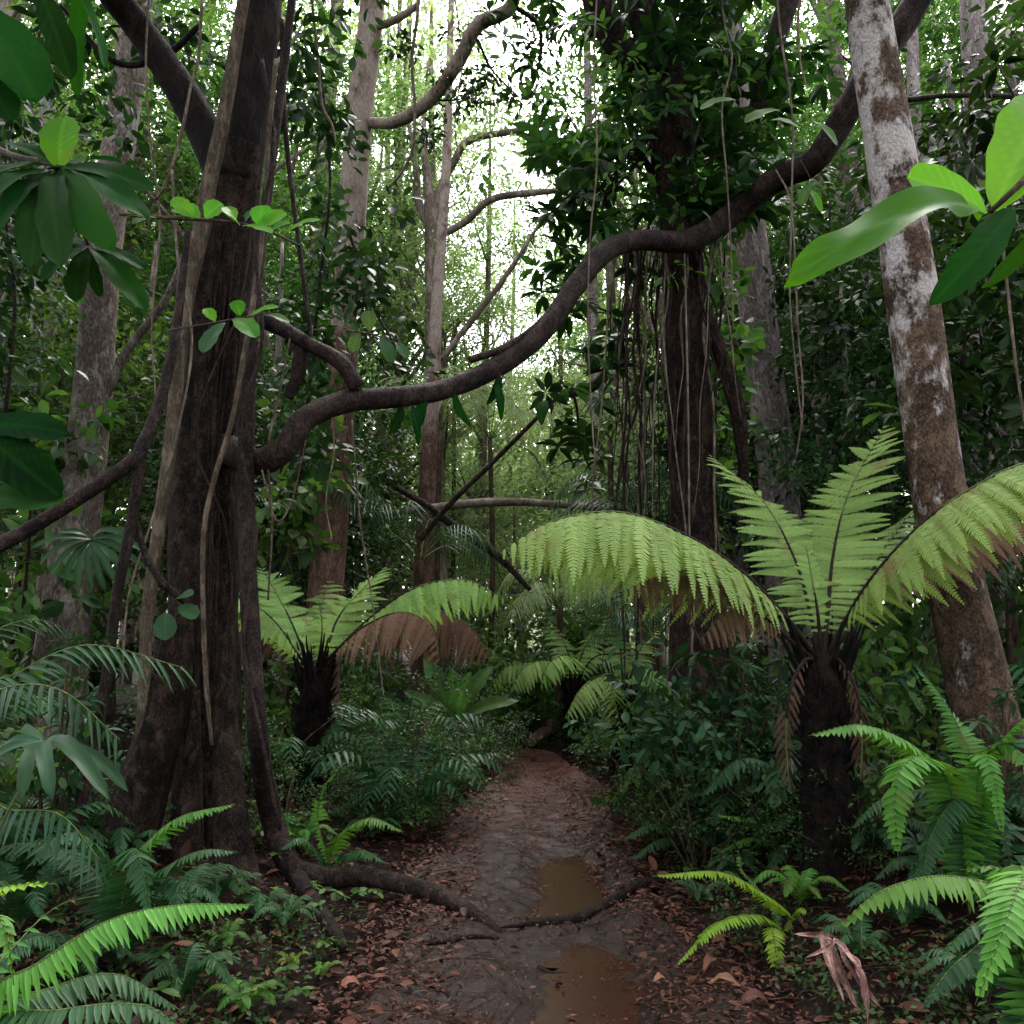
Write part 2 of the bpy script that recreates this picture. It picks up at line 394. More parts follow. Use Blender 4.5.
def bark_mat(name, c1, c2, scale=9, stretch=.25, bump=.6, rough=.8, lichen=None, lich_lo=.52, lich_hi=.62, lich_scale=3.5, zgrad=None, crack=.7):
    m, nt, N, L = new_mat(name)
    out = N.new('ShaderNodeOutputMaterial'); pb = N.new('ShaderNodeBsdfPrincipled'); L.new(pb.outputs[0], out.inputs[0])
    tc = N.new('ShaderNodeTexCoord'); mp = N.new('ShaderNodeMapping'); mp.inputs['Scale'].default_value = (1, 1, stretch)
    L.new(tc.outputs['Object'], mp.inputs['Vector'])
    n1 = N.new('ShaderNodeTexNoise'); n1.inputs['Scale'].default_value = scale; n1.inputs['Detail'].default_value = 8; n1.inputs['Roughness'].default_value = .65
    L.new(mp.outputs[0], n1.inputs['Vector'])
    n2 = N.new('ShaderNodeTexNoise'); n2.inputs['Scale'].default_value = scale * 6; n2.inputs['Detail'].default_value = 6
    L.new(mp.outputs[0], n2.inputs['Vector'])
    n4 = N.new('ShaderNodeTexNoise'); n4.inputs['Scale'].default_value = scale * .22; n4.inputs['Detail'].default_value = 3
    L.new(tc.outputs['Object'], n4.inputs['Vector'])
    ad = N.new('ShaderNodeMath'); ad.operation = 'MULTIPLY_ADD'; ad.inputs[1].default_value = .45
    L.new(n2.outputs['Fac'], ad.inputs[0]); L.new(n1.outputs['Fac'], ad.inputs[2])
    ad2 = N.new('ShaderNodeMath'); ad2.operation = 'MULTIPLY_ADD'; ad2.inputs[1].default_value = .5
    L.new(n4.outputs['Fac'], ad2.inputs[0]); L.new(ad.outputs[0], ad2.inputs[2])
    rp = N.new('ShaderNodeMapRange'); rp.inputs['From Min'].default_value = .84; rp.inputs['From Max'].default_value = 1.12
    L.new(ad2.outputs[0], rp.inputs['Value'])
    mx = N.new('ShaderNodeMix'); mx.data_type = 'RGBA'; mx.inputs['A'].default_value = (*c1, 1); mx.inputs['B'].default_value = (*c2, 1)
    L.new(rp.outputs[0], mx.inputs['Factor'])
    col = mx.outputs['Result']
    rg = N.new('ShaderNodeMath'); rg.operation = 'SUBTRACT'; rg.inputs[1].default_value = .5; L.new(n1.outputs['Fac'], rg.inputs[0])
    rb = N.new('ShaderNodeMath'); rb.operation = 'ABSOLUTE'; L.new(rg.outputs[0], rb.inputs[0])
    rc = N.new('ShaderNodeMapRange'); rc.inputs['From Min'].default_value = 0; rc.inputs['From Max'].default_value = .05; rc.inputs['To Min'].default_value = .35; rc.inputs['To Max'].default_value = 1
    L.new(rb.outputs[0], rc.inputs['Value'])
    mk = N.new('ShaderNodeMix'); mk.data_type = 'RGBA'; mk.blend_type = 'MULTIPLY'; mk.inputs['Factor'].default_value = crack
    L.new(col, mk.inputs['A']); L.new(rc.outputs[0], mk.inputs['B']); col = mk.outputs['Result']
    if lichen:
        n3 = N.new('ShaderNodeTexNoise'); n3.inputs['Scale'].default_value = lich_scale; n3.inputs['Detail'].default_value = 9; n3.inputs['Roughness'].default_value = .7
        mp3 = N.new('ShaderNodeMapping'); mp3.inputs['Scale'].default_value = (1, 1, .6); L.new(tc.outputs['Object'], mp3.inputs['Vector']); L.new(mp3.outputs[0], n3.inputs['Vector'])
        val = n3.outputs['Fac']
        if zgrad:
            sx = N.new('ShaderNodeSeparateXYZ'); L.new(tc.outputs['Object'], sx.inputs[0])
            zr = N.new('ShaderNodeMapRange'); zr.inputs['From Min'].default_value = zgrad[0]; zr.inputs['From Max'].default_value = zgrad[1]
            zr.inputs['To Min'].default_value = zgrad[2]; zr.inputs['To Max'].default_value = zgrad[3]
            L.new(sx.outputs['Z'], zr.inputs['Value'])
            zz = N.new('ShaderNodeMath'); zz.operation = 'ADD'; L.new(val, zz.inputs[0]); L.new(zr.outputs[0], zz.inputs[1]); val = zz.outputs[0]
        lr = N.new('ShaderNodeMapRange'); lr.inputs['From Min'].default_value = lich_lo; lr.inputs['From Max'].default_value = lich_hi
        L.new(val, lr.inputs['Value'])
        m2 = N.new('ShaderNodeMix'); m2.data_type = 'RGBA'; L.new(lr.outputs[0], m2.inputs['Factor']); L.new(col, m2.inputs['A']); m2.inputs['B'].default_value = (*lichen, 1)
        m3 = N.new('ShaderNodeMix'); m3.data_type = 'RGBA'; m3.blend_type = 'MULTIPLY'; m3.inputs['Factor'].default_value = .7
        cr = N.new('ShaderNodeMapRange'); cr.inputs['From Min'].default_value = .3; cr.inputs['From Max'].default_value = .7; cr.inputs['To Min'].default_value = .5; cr.inputs['To Max'].default_value = 1.3
        L.new(n2.outputs['Fac'], cr.inputs['Value'])
        L.new(m2.outputs['Result'], m3.inputs['A']); L.new(cr.outputs[0], m3.inputs['B'])
        col = m3.outputs['Result']
    L.new(col, pb.inputs['Base Color']); pb.inputs['Roughness'].default_value = rough; pb.inputs['Specular IOR Level'].default_value = .15
    bp = N.new('ShaderNodeBump'); bp.inputs['Strength'].default_value = min(1, bump); bp.inputs['Distance'].default_value = .05 * max(1, bump)
    L.new(ad.outputs[0], bp.inputs['Height']); L.new(bp.outputs[0], pb.inputs['Normal'])
    return m

M = {}
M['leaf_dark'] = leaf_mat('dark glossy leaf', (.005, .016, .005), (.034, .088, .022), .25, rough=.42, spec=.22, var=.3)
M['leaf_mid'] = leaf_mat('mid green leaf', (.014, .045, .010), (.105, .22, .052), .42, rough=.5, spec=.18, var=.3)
M['leaf_lit'] = leaf_mat('backlit green leaf', (.10, .16, .065), (.33, .43, .21), .5, tcol=(1.2, 1.35, .85), rough=.55, spec=.15, var=.25)  # paled for bright backlight and haze, painted into the leaf colour
M['leaf_far'] = leaf_mat('hazed far leaf', (.20, .24, .15), (.48, .53, .37), .5, tcol=(1.15, 1.25, .95), rough=.6, spec=.15, var=.2)  # distance haze painted in as a paler leaf colour
M['shrub_fine'] = leaf_mat('fine shrub leaf', (.010, .030, .009), (.060, .125, .030), .3, rough=.5, spec=.2, var=.3)
M['blue_leaf'] = leaf_mat('blue green shiny leaf', (.009, .030, .014), (.036, .098, .038), .22, rough=.45, spec=.13, var=.25)
M['tree_fern'] = leaf_mat('tree fern frond', (.080, .160, .032), (.295, .455, .130), .32, tcol=(1.2, 1.25, .65), rough=.6, spec=.2, var=.08, blotch=.15, blotch_col=(.22, .16, .07))
M['sword_fern'] = leaf_mat('sword fern frond', (.020, .080, .012), (.120, .310, .040), .3, tcol=(1.3, 1.3, .5), rough=.5, spec=.22, var=.15, blotch=.12, blotch_col=(.12, .12, .03))
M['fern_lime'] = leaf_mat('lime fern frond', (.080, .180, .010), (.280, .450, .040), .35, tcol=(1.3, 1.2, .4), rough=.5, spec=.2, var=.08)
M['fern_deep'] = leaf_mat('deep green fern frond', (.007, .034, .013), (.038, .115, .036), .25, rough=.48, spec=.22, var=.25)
M['fern_dead'] = leaf_mat('dead brown frond', (.070, .036, .024), (.215, .125, .088), .2, tcol=(1.2, 1, .8), rough=.8, spec=.1, var=.15)
M['palm'] = leaf_mat('palm leaflet', (.009, .034, .017), (.036, .095, .040), .22, rough=.45, spec=.13, var=.25)
M['palm_far'] = leaf_mat('hazed palm leaflet', (.12, .19, .10), (.33, .42, .25), .4, rough=.5, spec=.2, var=.2)  # lightened palm green, haze of the far gap put into the colour
M['leaf_vivid'] = leaf_mat('sunlit young leaf', (.045, .180, .008), (.150, .400, .025), .5, tcol=(1.2, 1.3, .35), rough=.45, spec=.2, var=.06, blotch=.08, blotch_col=(.10, .13, .02))
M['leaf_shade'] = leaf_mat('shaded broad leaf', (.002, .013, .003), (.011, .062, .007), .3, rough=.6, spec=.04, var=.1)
M['leaf_wet'] = leaf_mat('wet green leaf', (.016, .085, .006), (.055, .200, .016), .4, tcol=(1.25, 1.3, .4), rough=.42, spec=.05, var=.06)
M['leaf_yellow'] = leaf_mat('yellowing leaf', (.18, .17, .04), (.45, .40, .10), .3, rough=.5, var=.1)
M['litter'] = leaf_mat('fallen leaf', (.028, .010, .006), (.170, .066, .036), .1, tcol=(1.2, .8, .6), rough=.6, spec=.2, var=.2)
M['litter_big'] = leaf_mat('large fallen leaf', (.07, .03, .017), (.28, .13, .075), .1, tcol=(1.2, .8, .6), rough=.6, spec=.2, var=.2)
M['stalk_green'] = bark_mat('green stalk', (.05, .08, .02), (.14, .17, .05), 30, bump=.2, rough=.5)
M['stalk_black'] = bark_mat('black stalk', (.008, .005, .004), (.035, .020, .014), 40, bump=.4, rough=.6)
M['stalk_brown'] = bark_mat('brown stalk', (.03, .018, .012), (.11, .07, .045), 30, bump=.4, rough=.7)
M['bark_dark'] = bark_mat('dark wet bark', (.007, .0042, .0034), (.060, .037, .026), 16, .5, 1.6, .85, lichen=(.085, .073, .056), lich_lo=.55, lich_hi=.68, lich_scale=13)
M['bark_black'] = bark_mat('black limb bark', (.006, .004, .004), (.030, .020, .018), 12, .3, .8, .8)
M['bark_pale'] = bark_mat('pale bark', (.10, .075, .058), (.27, .225, .19), 7, .5, .4, .85, lichen=(.38, .35, .32), lich_lo=.55, lich_hi=.72, lich_scale=3)
M['bark_red'] = bark_mat('reddish bark', (.085, .046, .034), (.20, .118, .09), 8, .4, .5, .8, lichen=(.32, .26, .22), lich_lo=.50, lich_hi=.66, lich_scale=4, zgrad=(1.5, 6.0, -.22, .12))
M['bark_grey'] = bark_mat('grey bark', (.13, .108, .10), (.32, .27, .255), 9, .35, .5, .85, lichen=(.28, .24, .23), lich_lo=.55, lich_hi=.75, lich_scale=5)
M['bark_white'] = bark_mat('white blotched bark', (.040, .025, .017), (.155, .100, .066), 11, .7, .9, .8, lichen=(.50, .45, .43), lich_lo=.50, lich_hi=.60, lich_scale=5.5, zgrad=(.9, 4.4, -.12, .055))
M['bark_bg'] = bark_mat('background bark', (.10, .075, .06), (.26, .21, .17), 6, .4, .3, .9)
M['root'] = bark_mat('dark wet root', (.006, .004, .004), (.030, .018, .015), 18, .5, .9, .5)
M['liana'] = bark_mat('woody vine bark', (.010, .006, .005), (.052, .032, .026), 14, .5, 1.0, .7, lichen=(.085, .058, .046), lich_lo=.55, lich_hi=.8, lich_scale=6)
M['vine_tan'] = bark_mat('tan vine bark', (.060, .043, .031), (.20, .155, .108), 20, .3, .9, .8)
M['vine_thin'] = bark_mat('thin dry vine', (.085, .062, .045), (.24, .19, .145), 30, .3, .3, .8)
M['fern_trunk'] = bark_mat('tree fern trunk', (.004, .003, .003), (.022, .014, .011), 26, .6, 1.2, .9)
M['log'] = bark_mat('fallen log wood', (.14, .065, .042), (.32, .19, .13), 9, .3, .4, .75)
M['bark_litter'] = bark_mat('dry pink sheath', (.16, .075, .062), (.40, .24, .20), 18, .2, .5, .55)

def soil_mat(name, cols, rough_lo, rough_hi, scale=3.0, bump=.6, spec=.3, far=None, wet=0.0):
    m, nt, N, L = new_mat(name)
    out = N.new('ShaderNodeOutputMaterial'); pb = N.new('ShaderNodeBsdfPrincipled'); L.new(pb.outputs[0], out.inputs[0])
    geo = N.new('ShaderNodeNewGeometry')
    def nz(s, d=6, r=.6):
        n = N.new('ShaderNodeTexNoise'); n.inputs['Scale'].default_value = s; n.inputs['Detail'].default_value = d; n.inputs['Roughness'].default_value = r
        L.new(geo.outputs['Position'], n.inputs['Vector']); return n.outputs['Fac']
    a = nz(scale, 8, .7); b = nz(scale * 9, 6, .7); c = nz(scale * .35, 3)
    cr = N.new('ShaderNodeValToRGB'); e = cr.color_ramp.elements
    e[0].position = .40; e[0].color = (*cols[0], 1); e[1].position = .62; e[1].color = (*cols[2], 1)
    k = e.new(.51); k.color = (*cols[1], 1)
    mth = N.new('ShaderNodeMath'); mth.operation = 'MULTIPLY_ADD'; mth.inputs[1].default_value = .8
    L.new(b, mth.inputs[0])
    sb = N.new('ShaderNodeMath'); sb.operation = 'MULTIPLY_ADD'; sb.inputs[1].default_value = .45; sb.inputs[2].default_value = -.115; L.new(a, sb.inputs[0])
    L.new(sb.outputs[0], mth.inputs[2]); L.new(mth.outputs[0], cr.inputs['Fac'])
    col = cr.outputs['Color']
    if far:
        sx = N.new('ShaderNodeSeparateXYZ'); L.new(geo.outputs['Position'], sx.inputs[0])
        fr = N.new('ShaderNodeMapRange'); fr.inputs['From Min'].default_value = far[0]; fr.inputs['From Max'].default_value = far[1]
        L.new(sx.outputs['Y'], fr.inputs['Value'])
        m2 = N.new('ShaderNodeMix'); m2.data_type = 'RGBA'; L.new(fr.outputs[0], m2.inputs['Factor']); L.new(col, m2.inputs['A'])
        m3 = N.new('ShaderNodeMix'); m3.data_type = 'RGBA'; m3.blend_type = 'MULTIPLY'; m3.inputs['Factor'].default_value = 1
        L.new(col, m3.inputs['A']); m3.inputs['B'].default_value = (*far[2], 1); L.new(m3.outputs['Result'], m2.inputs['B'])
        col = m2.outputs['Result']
    L.new(col, pb.inputs['Base Color'])
    rr = N.new('ShaderNodeMapRange'); rr.inputs['From Min'].default_value = .38; rr.inputs['From Max'].default_value = .62
    rr.inputs['To Min'].default_value = rough_lo; rr.inputs['To Max'].default_value = rough_hi
    L.new(c, rr.inputs['Value'])
    at = N.new('ShaderNodeAttribute'); at.attribute_name = 'tone'
    wt = N.new('ShaderNodeMath'); wt.operation = 'MULTIPLY_ADD'; wt.inputs[1].default_value = -wet; wt.use_clamp = True
    L.new(at.outputs['Fac'], wt.inputs[0]); L.new(rr.outputs[0], wt.inputs[2]); L.new(wt.outputs[0], pb.inputs['Roughness'])
    if wet:
        dk = N.new('ShaderNodeMix'); dk.data_type = 'RGBA'; dk.blend_type = 'MULTIPLY'; dk.inputs['B'].default_value = (.62, .58, .56, 1)
        L.new(at.outputs['Fac'], dk.inputs['Factor']); L.new(col, dk.inputs['A']); L.new(dk.outputs['Result'], pb.inputs['Base Color'])
    pb.inputs['Specular IOR Level'].default_value = spec
    bp = N.new('ShaderNodeBump'); bp.inputs['Strength'].default_value = bump; bp.inputs['Distance'].default_value = .02
    L.new(mth.outputs[0], bp.inputs['Height']); L.new(bp.outputs[0], pb.inputs['Normal'])
    return m
M['soil'] = soil_mat('forest floor', ((.0025, .0016, .0013), (.010, .0055, .004), (.024, .0125, .0085)), .6, .95, 6, 1.0, spec=.08)
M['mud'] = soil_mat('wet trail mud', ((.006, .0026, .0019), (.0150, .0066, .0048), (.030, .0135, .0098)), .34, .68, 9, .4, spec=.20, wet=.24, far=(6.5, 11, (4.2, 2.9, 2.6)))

def puddle_mat():
    m, nt, N, L = new_mat('muddy puddle water')
    out = N.new('ShaderNodeOutputMaterial'); pb = N.new('ShaderNodeBsdfPrincipled'); L.new(pb.outputs[0], out.inputs[0])
    geo = N.new('ShaderNodeNewGeometry'); n = N.new('ShaderNodeTexNoise'); n.inputs['Scale'].default_value = 2.2; n.inputs['Detail'].default_value = 4
    L.new(geo.outputs['Position'], n.inputs['Vector'])
    mx = N.new('ShaderNodeMix'); mx.data_type = 'RGBA'; mx.inputs['A'].default_value = (.018, .0068, .0045, 1); mx.inputs['B'].default_value = (.046, .0165, .0085, 1)
    L.new(n.outputs['Fac'], mx.inputs['Factor']); L.new(mx.outputs['Result'], pb.inputs['Base Color'])
    pb.inputs['Roughness'].default_value = .22; pb.inputs['Specular IOR Level'].default_value = .35; pb.inputs['IOR'].default_value = 1.33
    n2 = N.new('ShaderNodeTexNoise'); n2.inputs['Scale'].default_value = 9; L.new(geo.outputs['Position'], n2.inputs['Vector'])
    bp = N.new('ShaderNodeBump'); bp.inputs['Strength'].default_value = .06; bp.inputs['Distance'].default_value = .02
    L.new(n2.outputs['Fac'], bp.inputs['Height']); L.new(bp.outputs[0], pb.inputs['Normal'])
    return m
M['puddle'] = puddle_mat()

# ------------------------------------------------------------------ camera, world, light
cam = bpy.data.cameras.new('camera'); co = bpy.data.objects.new('camera', cam); COL.objects.link(co)
cam.sensor_width = 36; cam.lens = F / 1024 * 36; cam.clip_end = 2000; cam.clip_start = .05
co.location = EYE; co.rotation_euler = (PI / 2 + PITCH, 0, 0)
scene.camera = co
scene.view_settings.view_transform = 'Standard'; scene.view_settings.look = 'None'; scene.view_settings.exposure = 0; scene.view_settings.gamma = 1
SUN_EL = math.radians(58); SUN_AZ = math.radians(12)     # high, a little beyond the scene and to the right
w = bpy.data.worlds.new('World'); scene.world = w; w.use_nodes = True
nt = w.node_tree; bg = nt.nodes['Background']
sky = nt.nodes.new('ShaderNodeTexSky'); sky.sky_type = 'NISHITA'; sky.sun_disc = False
sky.sun_elevation = SUN_EL; sky.sun_rotation = SUN_AZ; sky.air_density = 1.0; sky.dust_density = 4.0; sky.ozone_density = 1.0
hs = nt.nodes.new('ShaderNodeHueSaturation'); hs.inputs['Saturation'].default_value = .22; hs.inputs['Value'].default_value = 6.6
nt.links.new(sky.outputs[0], hs.inputs['Color'])
tint = nt.nodes.new('ShaderNodeMix'); tint.data_type = 'RGBA'; tint.blend_type = 'MULTIPLY'; tint.inputs['Factor'].default_value = 1
tint.inputs['B'].default_value = (1.0, .955, 1.0, 1)
nt.links.new(hs.outputs[0], tint.inputs['A']); nt.links.new(tint.outputs['Result'], bg.inputs['Color'])
bg.inputs['Strength'].default_value = 0.15
sl = bpy.data.lights.new('sun', 'SUN'); so = bpy.data.objects.new('sun', sl); COL.objects.link(so)
sl.energy = 5.0; sl.angle = math.radians(30); sl.color = (1, .96, .9)
sd = Vector((math.sin(SUN_AZ) * math.cos(SUN_EL), math.cos(SUN_AZ) * math.cos(SUN_EL), math.sin(SUN_EL)))
so.rotation_euler = sd.to_track_quat('Z', 'Y').to_euler(); so.location = sd * 60
cy = scene.cycles
cy.use_denoising = True
try: cy.denoiser = 'OPENIMAGEDENOISE'
except Exception: pass
cy.max_bounces = 4; cy.diffuse_bounces = 3; cy.glossy_bounces = 2; cy.transmission_bounces = 3; cy.transparent_max_bounces = 2
cy.caustics_reflective = False; cy.caustics_refractive = False
cy.sample_clamp_indirect = 4

# ================================================================== GROUND, TRAIL, PUDDLES
def grid_faces(nx, ny):
    i = np.arange(ny - 1)[:, None] * nx; j = np.arange(nx - 1)[None]
    A, B, C, D = (i + j).ravel(), (i + j + 1).ravel(), (i + nx + j + 1).ravel(), (i + nx + j).ravel()
    return np.vstack([np.stack([A, B, C], -1), np.stack([A, C, D], -1)])

def axis(lo, hi, step, far_lo, far_hi):
    mid = np.arange(lo, hi + 1e-6, step)
    k = 1.28
    a = []; s = step; x = lo
    while x > far_lo: s *= k; x -= s; a.append(max(x, far_lo))
    b = []; s = step; x = hi
    while x < far_hi: s *= k; x += s; b.append(min(x, far_hi))
    return np.array(a[::-1] + list(mid) + b)

def trough(x, y):
    s = np.abs(x - tcx(y)) / np.maximum(thw(y), .05)
    return sstep(1.05, .8, s)

gx = axis(-4.5, 4.5, .06, -300, 300); gy = axis(1.5, 15, .07, -60, 500)
X, Y = np.meshgrid(gx, gy)
Z = H(X, Y) - .07 * trough(X, Y)
mb = MB(); mb.add(np.stack([X, Y, Z], -1), grid_faces(len(gx), len(gy)))
tag(mb.build('ground', M['soil']), 'dark leaf strewn forest floor', kind='structure')

PUD = []   # (x, y, radius x, radius y, depth)
for px, py, wx, wy in ((590, 1004, 62, 52), (572, 872, 40, 34), (592, 948, 36, 14), (556, 905, 22, 9), (470, 1010, 40, 14)):
    r = ray(px, py); k = -EYE[2] / r[2]; q = EYE + r * k
    r2 = ray(px, py + wy); k2 = -EYE[2] / r2[2]; q2 = EYE + r2 * k2
    PUD.append((q[0], q[1], wx * q[1] / F, abs(q[1] - q2[1])))

def trail_h(x, y):
    z = fbm(x * 2.2, y * 1.6, 31, 3) * .10 + fbm(x * 6, y * 5, 5, 3) * .05 + fbm(x * 26, y * 22, 15, 2) * .018
    u = (x - tcx(y)) / np.maximum(thw(y), .05)
    z = z + .03 * np.abs(u) ** 2 * np.sign(1) - .02 * np.exp(-((u - .25) / .3) ** 2)
    for a, b, ra, rb in PUD:
        q = ((x - a) / ra) ** 2 + ((y - b) / rb) ** 2
        z = z - .07 * np.exp(-q * .9)
    return z

tu = np.linspace(-1.12, 1.12, 96); tyv = np.concatenate([np.arange(.4, 9, .028), np.arange(9, 17, .06)])
U, V = np.meshgrid(tu, tyv)
wob = 1 + fbm(V * 1.3 + np.sign(U) * 50, V * 0 + 3, 41, 4) * .55
XT = tcx(V) + U * thw(V) * wob
ZT = H(XT, V) * (1 - trough(XT, V)) + trail_h(XT, V) * trough(XT, V) + .02 - .14 * sstep(.9, 1.12, np.abs(U))
WET = np.exp(-((U - .22 - .25 * np.sin(V * .9)) / .34) ** 2) * (.55 + 1.2 * fbm(XT * 1.6, V * 1.1, 61, 3))
for a, b, ra, rb in PUD: WET = np.maximum(WET, np.exp(-(((XT - a) / ra) ** 2 + ((V - b) / rb) ** 2) * .35))
mb = MB(); mb.add(np.stack([XT, V, ZT], -1), grid_faces(len(tu), len(tyv)), np.clip(WET, 0, 1).ravel())
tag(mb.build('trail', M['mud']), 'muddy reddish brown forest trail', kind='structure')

for k, (a, b, ra, rb) in enumerate(PUD):
    n = 40; an = np.linspace(0, 2 * PI, n, endpoint=False)
    rr = 1.35 + .22 * np.sin(an * 2 + k) + .16 * np.sin(an * 3 + 2 * k) + .1 * np.sin(an * 5 + k)
    v = np.stack([a + np.cos(an) * ra * rr, b + np.sin(an) * rb * rr, np.full(n, -.031 - .002 * k)], -1)
    v = np.vstack([v, [a, b, -.031 - .002 * k]])
    f = np.stack([np.arange(n), (np.arange(n) + 1) % n, np.full(n, n)], -1)
    mb = MB(); mb.add(v, f); tag(mb.build('puddle', M['puddle']), 'shallow muddy puddle on the trail', kind='structure')

def floor_z(x, y):
    x = np.asarray(x, float); y = np.asarray(y, float)
    t = trough(x, y)
    return H(x, y) * (1 - t) + (trail_h(x, y) + .02) * t

# ================================================================== LEAF LITTER (uncountable)
r = np.random.default_rng(21)
def scatter_floor(n, y0, y1, side0, side1, r):
    y = y0 + (y1 - y0) * r.random(n) ** 1.4
    x = tcx(y) + np.where(r.random(n) < .5, -1, 1) * (thw(y) + r.uniform(side0, side1, n))
    return x, y
mb = MB()
for n, a, b, s0, s1, sz in ((7200, 1.9, 12, -.12, 1.5, .055), (6800, 1.9, 10, -.42, .15, .038), (9000, 1.9, 11, -.85, -.1, .020), (3400, 1.9, 8, 1.2, 3.5, .07)):
    x, y = scatter_floor(n, a, b, s0, s1, r)
    z = floor_z(x, y) + r.uniform(.006, .035, n)
    d = rand_dirs(n, r) * np.array([1, 1, .25]); nr = np.array([0, 0, 1]) + r.normal(size=(n, 3)) * .35
    leaves(mb, tmpl(.42), np.stack([x, y, z], -1), d, nr, sz * r.uniform(.45, 1.2, n) * np.where(r.random(n) < .08, 2.2, 1), np.clip(r.normal(.35, .28, n), 0, 1))
tag(mb.build('leaf_litter', M['litter']), 'brown fallen leaves', kind='stuff')
mb = MB()
n = 3000; x, y = scatter_floor(n, 1.9, 9, -.8, 1.3, r); z = floor_z(x, y) + .008
for i in range(n):
    a = r.uniform(0, PI); L = r.uniform(.03, .16) if r.random() < .8 else r.uniform(.15, .4)
    d = np.array([math.cos(a), math.sin(a), 0]) * L / 2; p = np.array([x[i], y[i], z[i]])
    e0 = p - d; e1 = p + d; e0[2] = floor_z(e0[0], e0[1]) + .008; e1[2] = floor_z(e1[0], e1[1]) + .008
    tube(mb, [e0, p + np.array([0, 0, .006]), e1], [.0028, .0022, .0012], n=4, sides=4, tone=r.random())
tag(mb.build('twig_debris', M['stalk_brown']), 'small twigs and bits', kind='stuff')

# large fallen leaves that can be told apart
def fallen(px, py, L, w, ang, label, mat='litter_big', lift=.03, tone=.5, seed=1):
    p = G(px, py); d = np.array([math.cos(ang), math.sin(ang), .1]) * L
    p[2] = floor_z(p[0], p[1]) + lift
    mb = MB(); bigleaf(mb, p - d / 2, p + d / 2, w, (.1 * math.sin(seed), -.3, 1), bend=.18, fold=.5, wave=.04, tone=tone, seed=seed)
    tag(mb.build_at('fallen_leaf', M[mat], p), label, 'leaf', 'big fallen leaves on the forest floor')
fallen(350, 994, .085, .05, .3, 'orange brown leaf lying at the left trail edge near the bottom', tone=.95, seed=2)
fallen(258, 1002, .10, .022, -.5, 'pale yellow narrow leaf on the litter at bottom left', 'leaf_yellow', tone=.7, seed=3)
fallen(378, 918, .10, .018, 1.2, 'narrow tan leaf beside the root left of the trail', tone=1.0, seed=4)
fallen(712, 975, .17, .05, .9, 'curled tan leaf on the litter under the lime green fern', tone=.6, seed=5)
fallen(725, 1000, .13, .045, -.2, 'flat brown leaf at the bottom right of the trail', tone=.35, seed=6)
fallen(660, 985, .07, .035, .5, 'small orange leaf by the right edge of the trail', tone=.9, seed=7)
fallen(755, 1012, .12, .06, .2, 'dark brown leaf lying lowest at the right of the trail', tone=.15, seed=8)

# ================================================================== LARGE TREES
def dirt(px, py): return G(px, py)

def limbs_crown(trunk_top, R, n_limb, n_clump, per, size, T, mat, r, tone0=.5, rad=.5, up=.6, lr=.1, hollow=.3, whorl=False):
    """limbs from trunk_top into an ellipsoid crown R above it; returns (limb collector, crown collector)"""
    lb = MB(); cb = MB(); c = np.asarray(trunk_top) + np.array([0, 0, R[2] * up])
    cl = ell(n_clump, c, R, r, hollow)
    for k in range(n_limb):
        e = cl[k % n_clump]; m = (np.asarray(trunk_top) * .45 + e * .55) + r.normal(size=3) * .12 * R[0]
        tube(lb, [np.asarray(trunk_top) - np.array([0, 0, .1]), m, e], [lr, lr * .55, lr * .15], n=12, sides=6, rough=.1, seed=k)
    if whorl: whorls(cb, T, cl, per, size, r, tone0=tone0)
    else: foliage(cb, T, cl, rad, per, size, r, tone0=tone0)
    return lb, cb

# --- the big dark forked tree on the left
D0 = 6.2
base = P(214, 850, D0); base[2] = float(H(base[0], base[1])) - .1
t = thing('rainforest_tree', 'massive dark forked tree draped in vines at the left of the trail', 'tree', base)
mb = MB()
tr = [np.array([base[0] - .05, D0, base[2]])] + [P(x, y, D0 + .0) for x, y in ((208, 760), (203, 640), (206, 480), (211, 360), (226, 230), (238, 150))]
tube(mb, tr, [.22, .20, .215, .215, .205, .18, .175], n=260, sides=90, rough=.15, freq=3.4, seed=3, lobes=7, lobe=.12)
mb.build('trunk', M['bark_dark'], t)
for pts, rr, s in (([(186, 560), (174, 660), (154, 750), (128, 830), (104, 872)], [.03, .10, .13, .15, .15], 1), ([(224, 640), (228, 760), (234, 850), (244, 900)], [.03, .08, .11, .12], 2), ([(196, 690), (190, 800), (184, 880)], [.02, .07, .10], 4)):
    mb = MB(); dd = D0 - .22 - .12 * s % .3
    q = [P(x, y, dd - .1 * i) for i, (x, y) in enumerate(pts)]
    q[-1][2] = float(H(q[-1][0], q[-1][1])) - .12
    tube(mb, q, rr, n=40, sides=20, rough=.12, seed=s + 5, lobes=5, lobe=.15); mb.build('buttress', M['bark_dark'], t)
mb = MB(); tube(mb, [P(232, 190, D0), P(190, 105, D0 - .05), P(140, 30, D0 - .2), P(95, -30, D0 - .5), P(20, -150, D0 - .8)], [.15, .125, .105, .10, .08], n=50, sides=16, rough=.08, seed=8); mb.build('limb', M['bark_black'], t)
mb = MB(); tube(mb, [P(235, 185, D0), P(250, 90, D0), P(262, 0, D0), P(272, -90, D0 + .1), P(300, -260, D0)], [.18, .165, .15, .14, .10], n=50, sides=16, rough=.08, seed=9); mb.build('limb', M['bark_black'], t)
mb = MB(); tube(mb, [P(60, 5, D0 - .5), P(115, 62, D0 - .3), P(165, 55, D0), P(200, 25, D0)], [.012, .022, .028, .02], n=30, sides=8, rough=.1, seed=8); mb.build('branch', M['bark_black'], t)
r = np.random.default_rng(52)
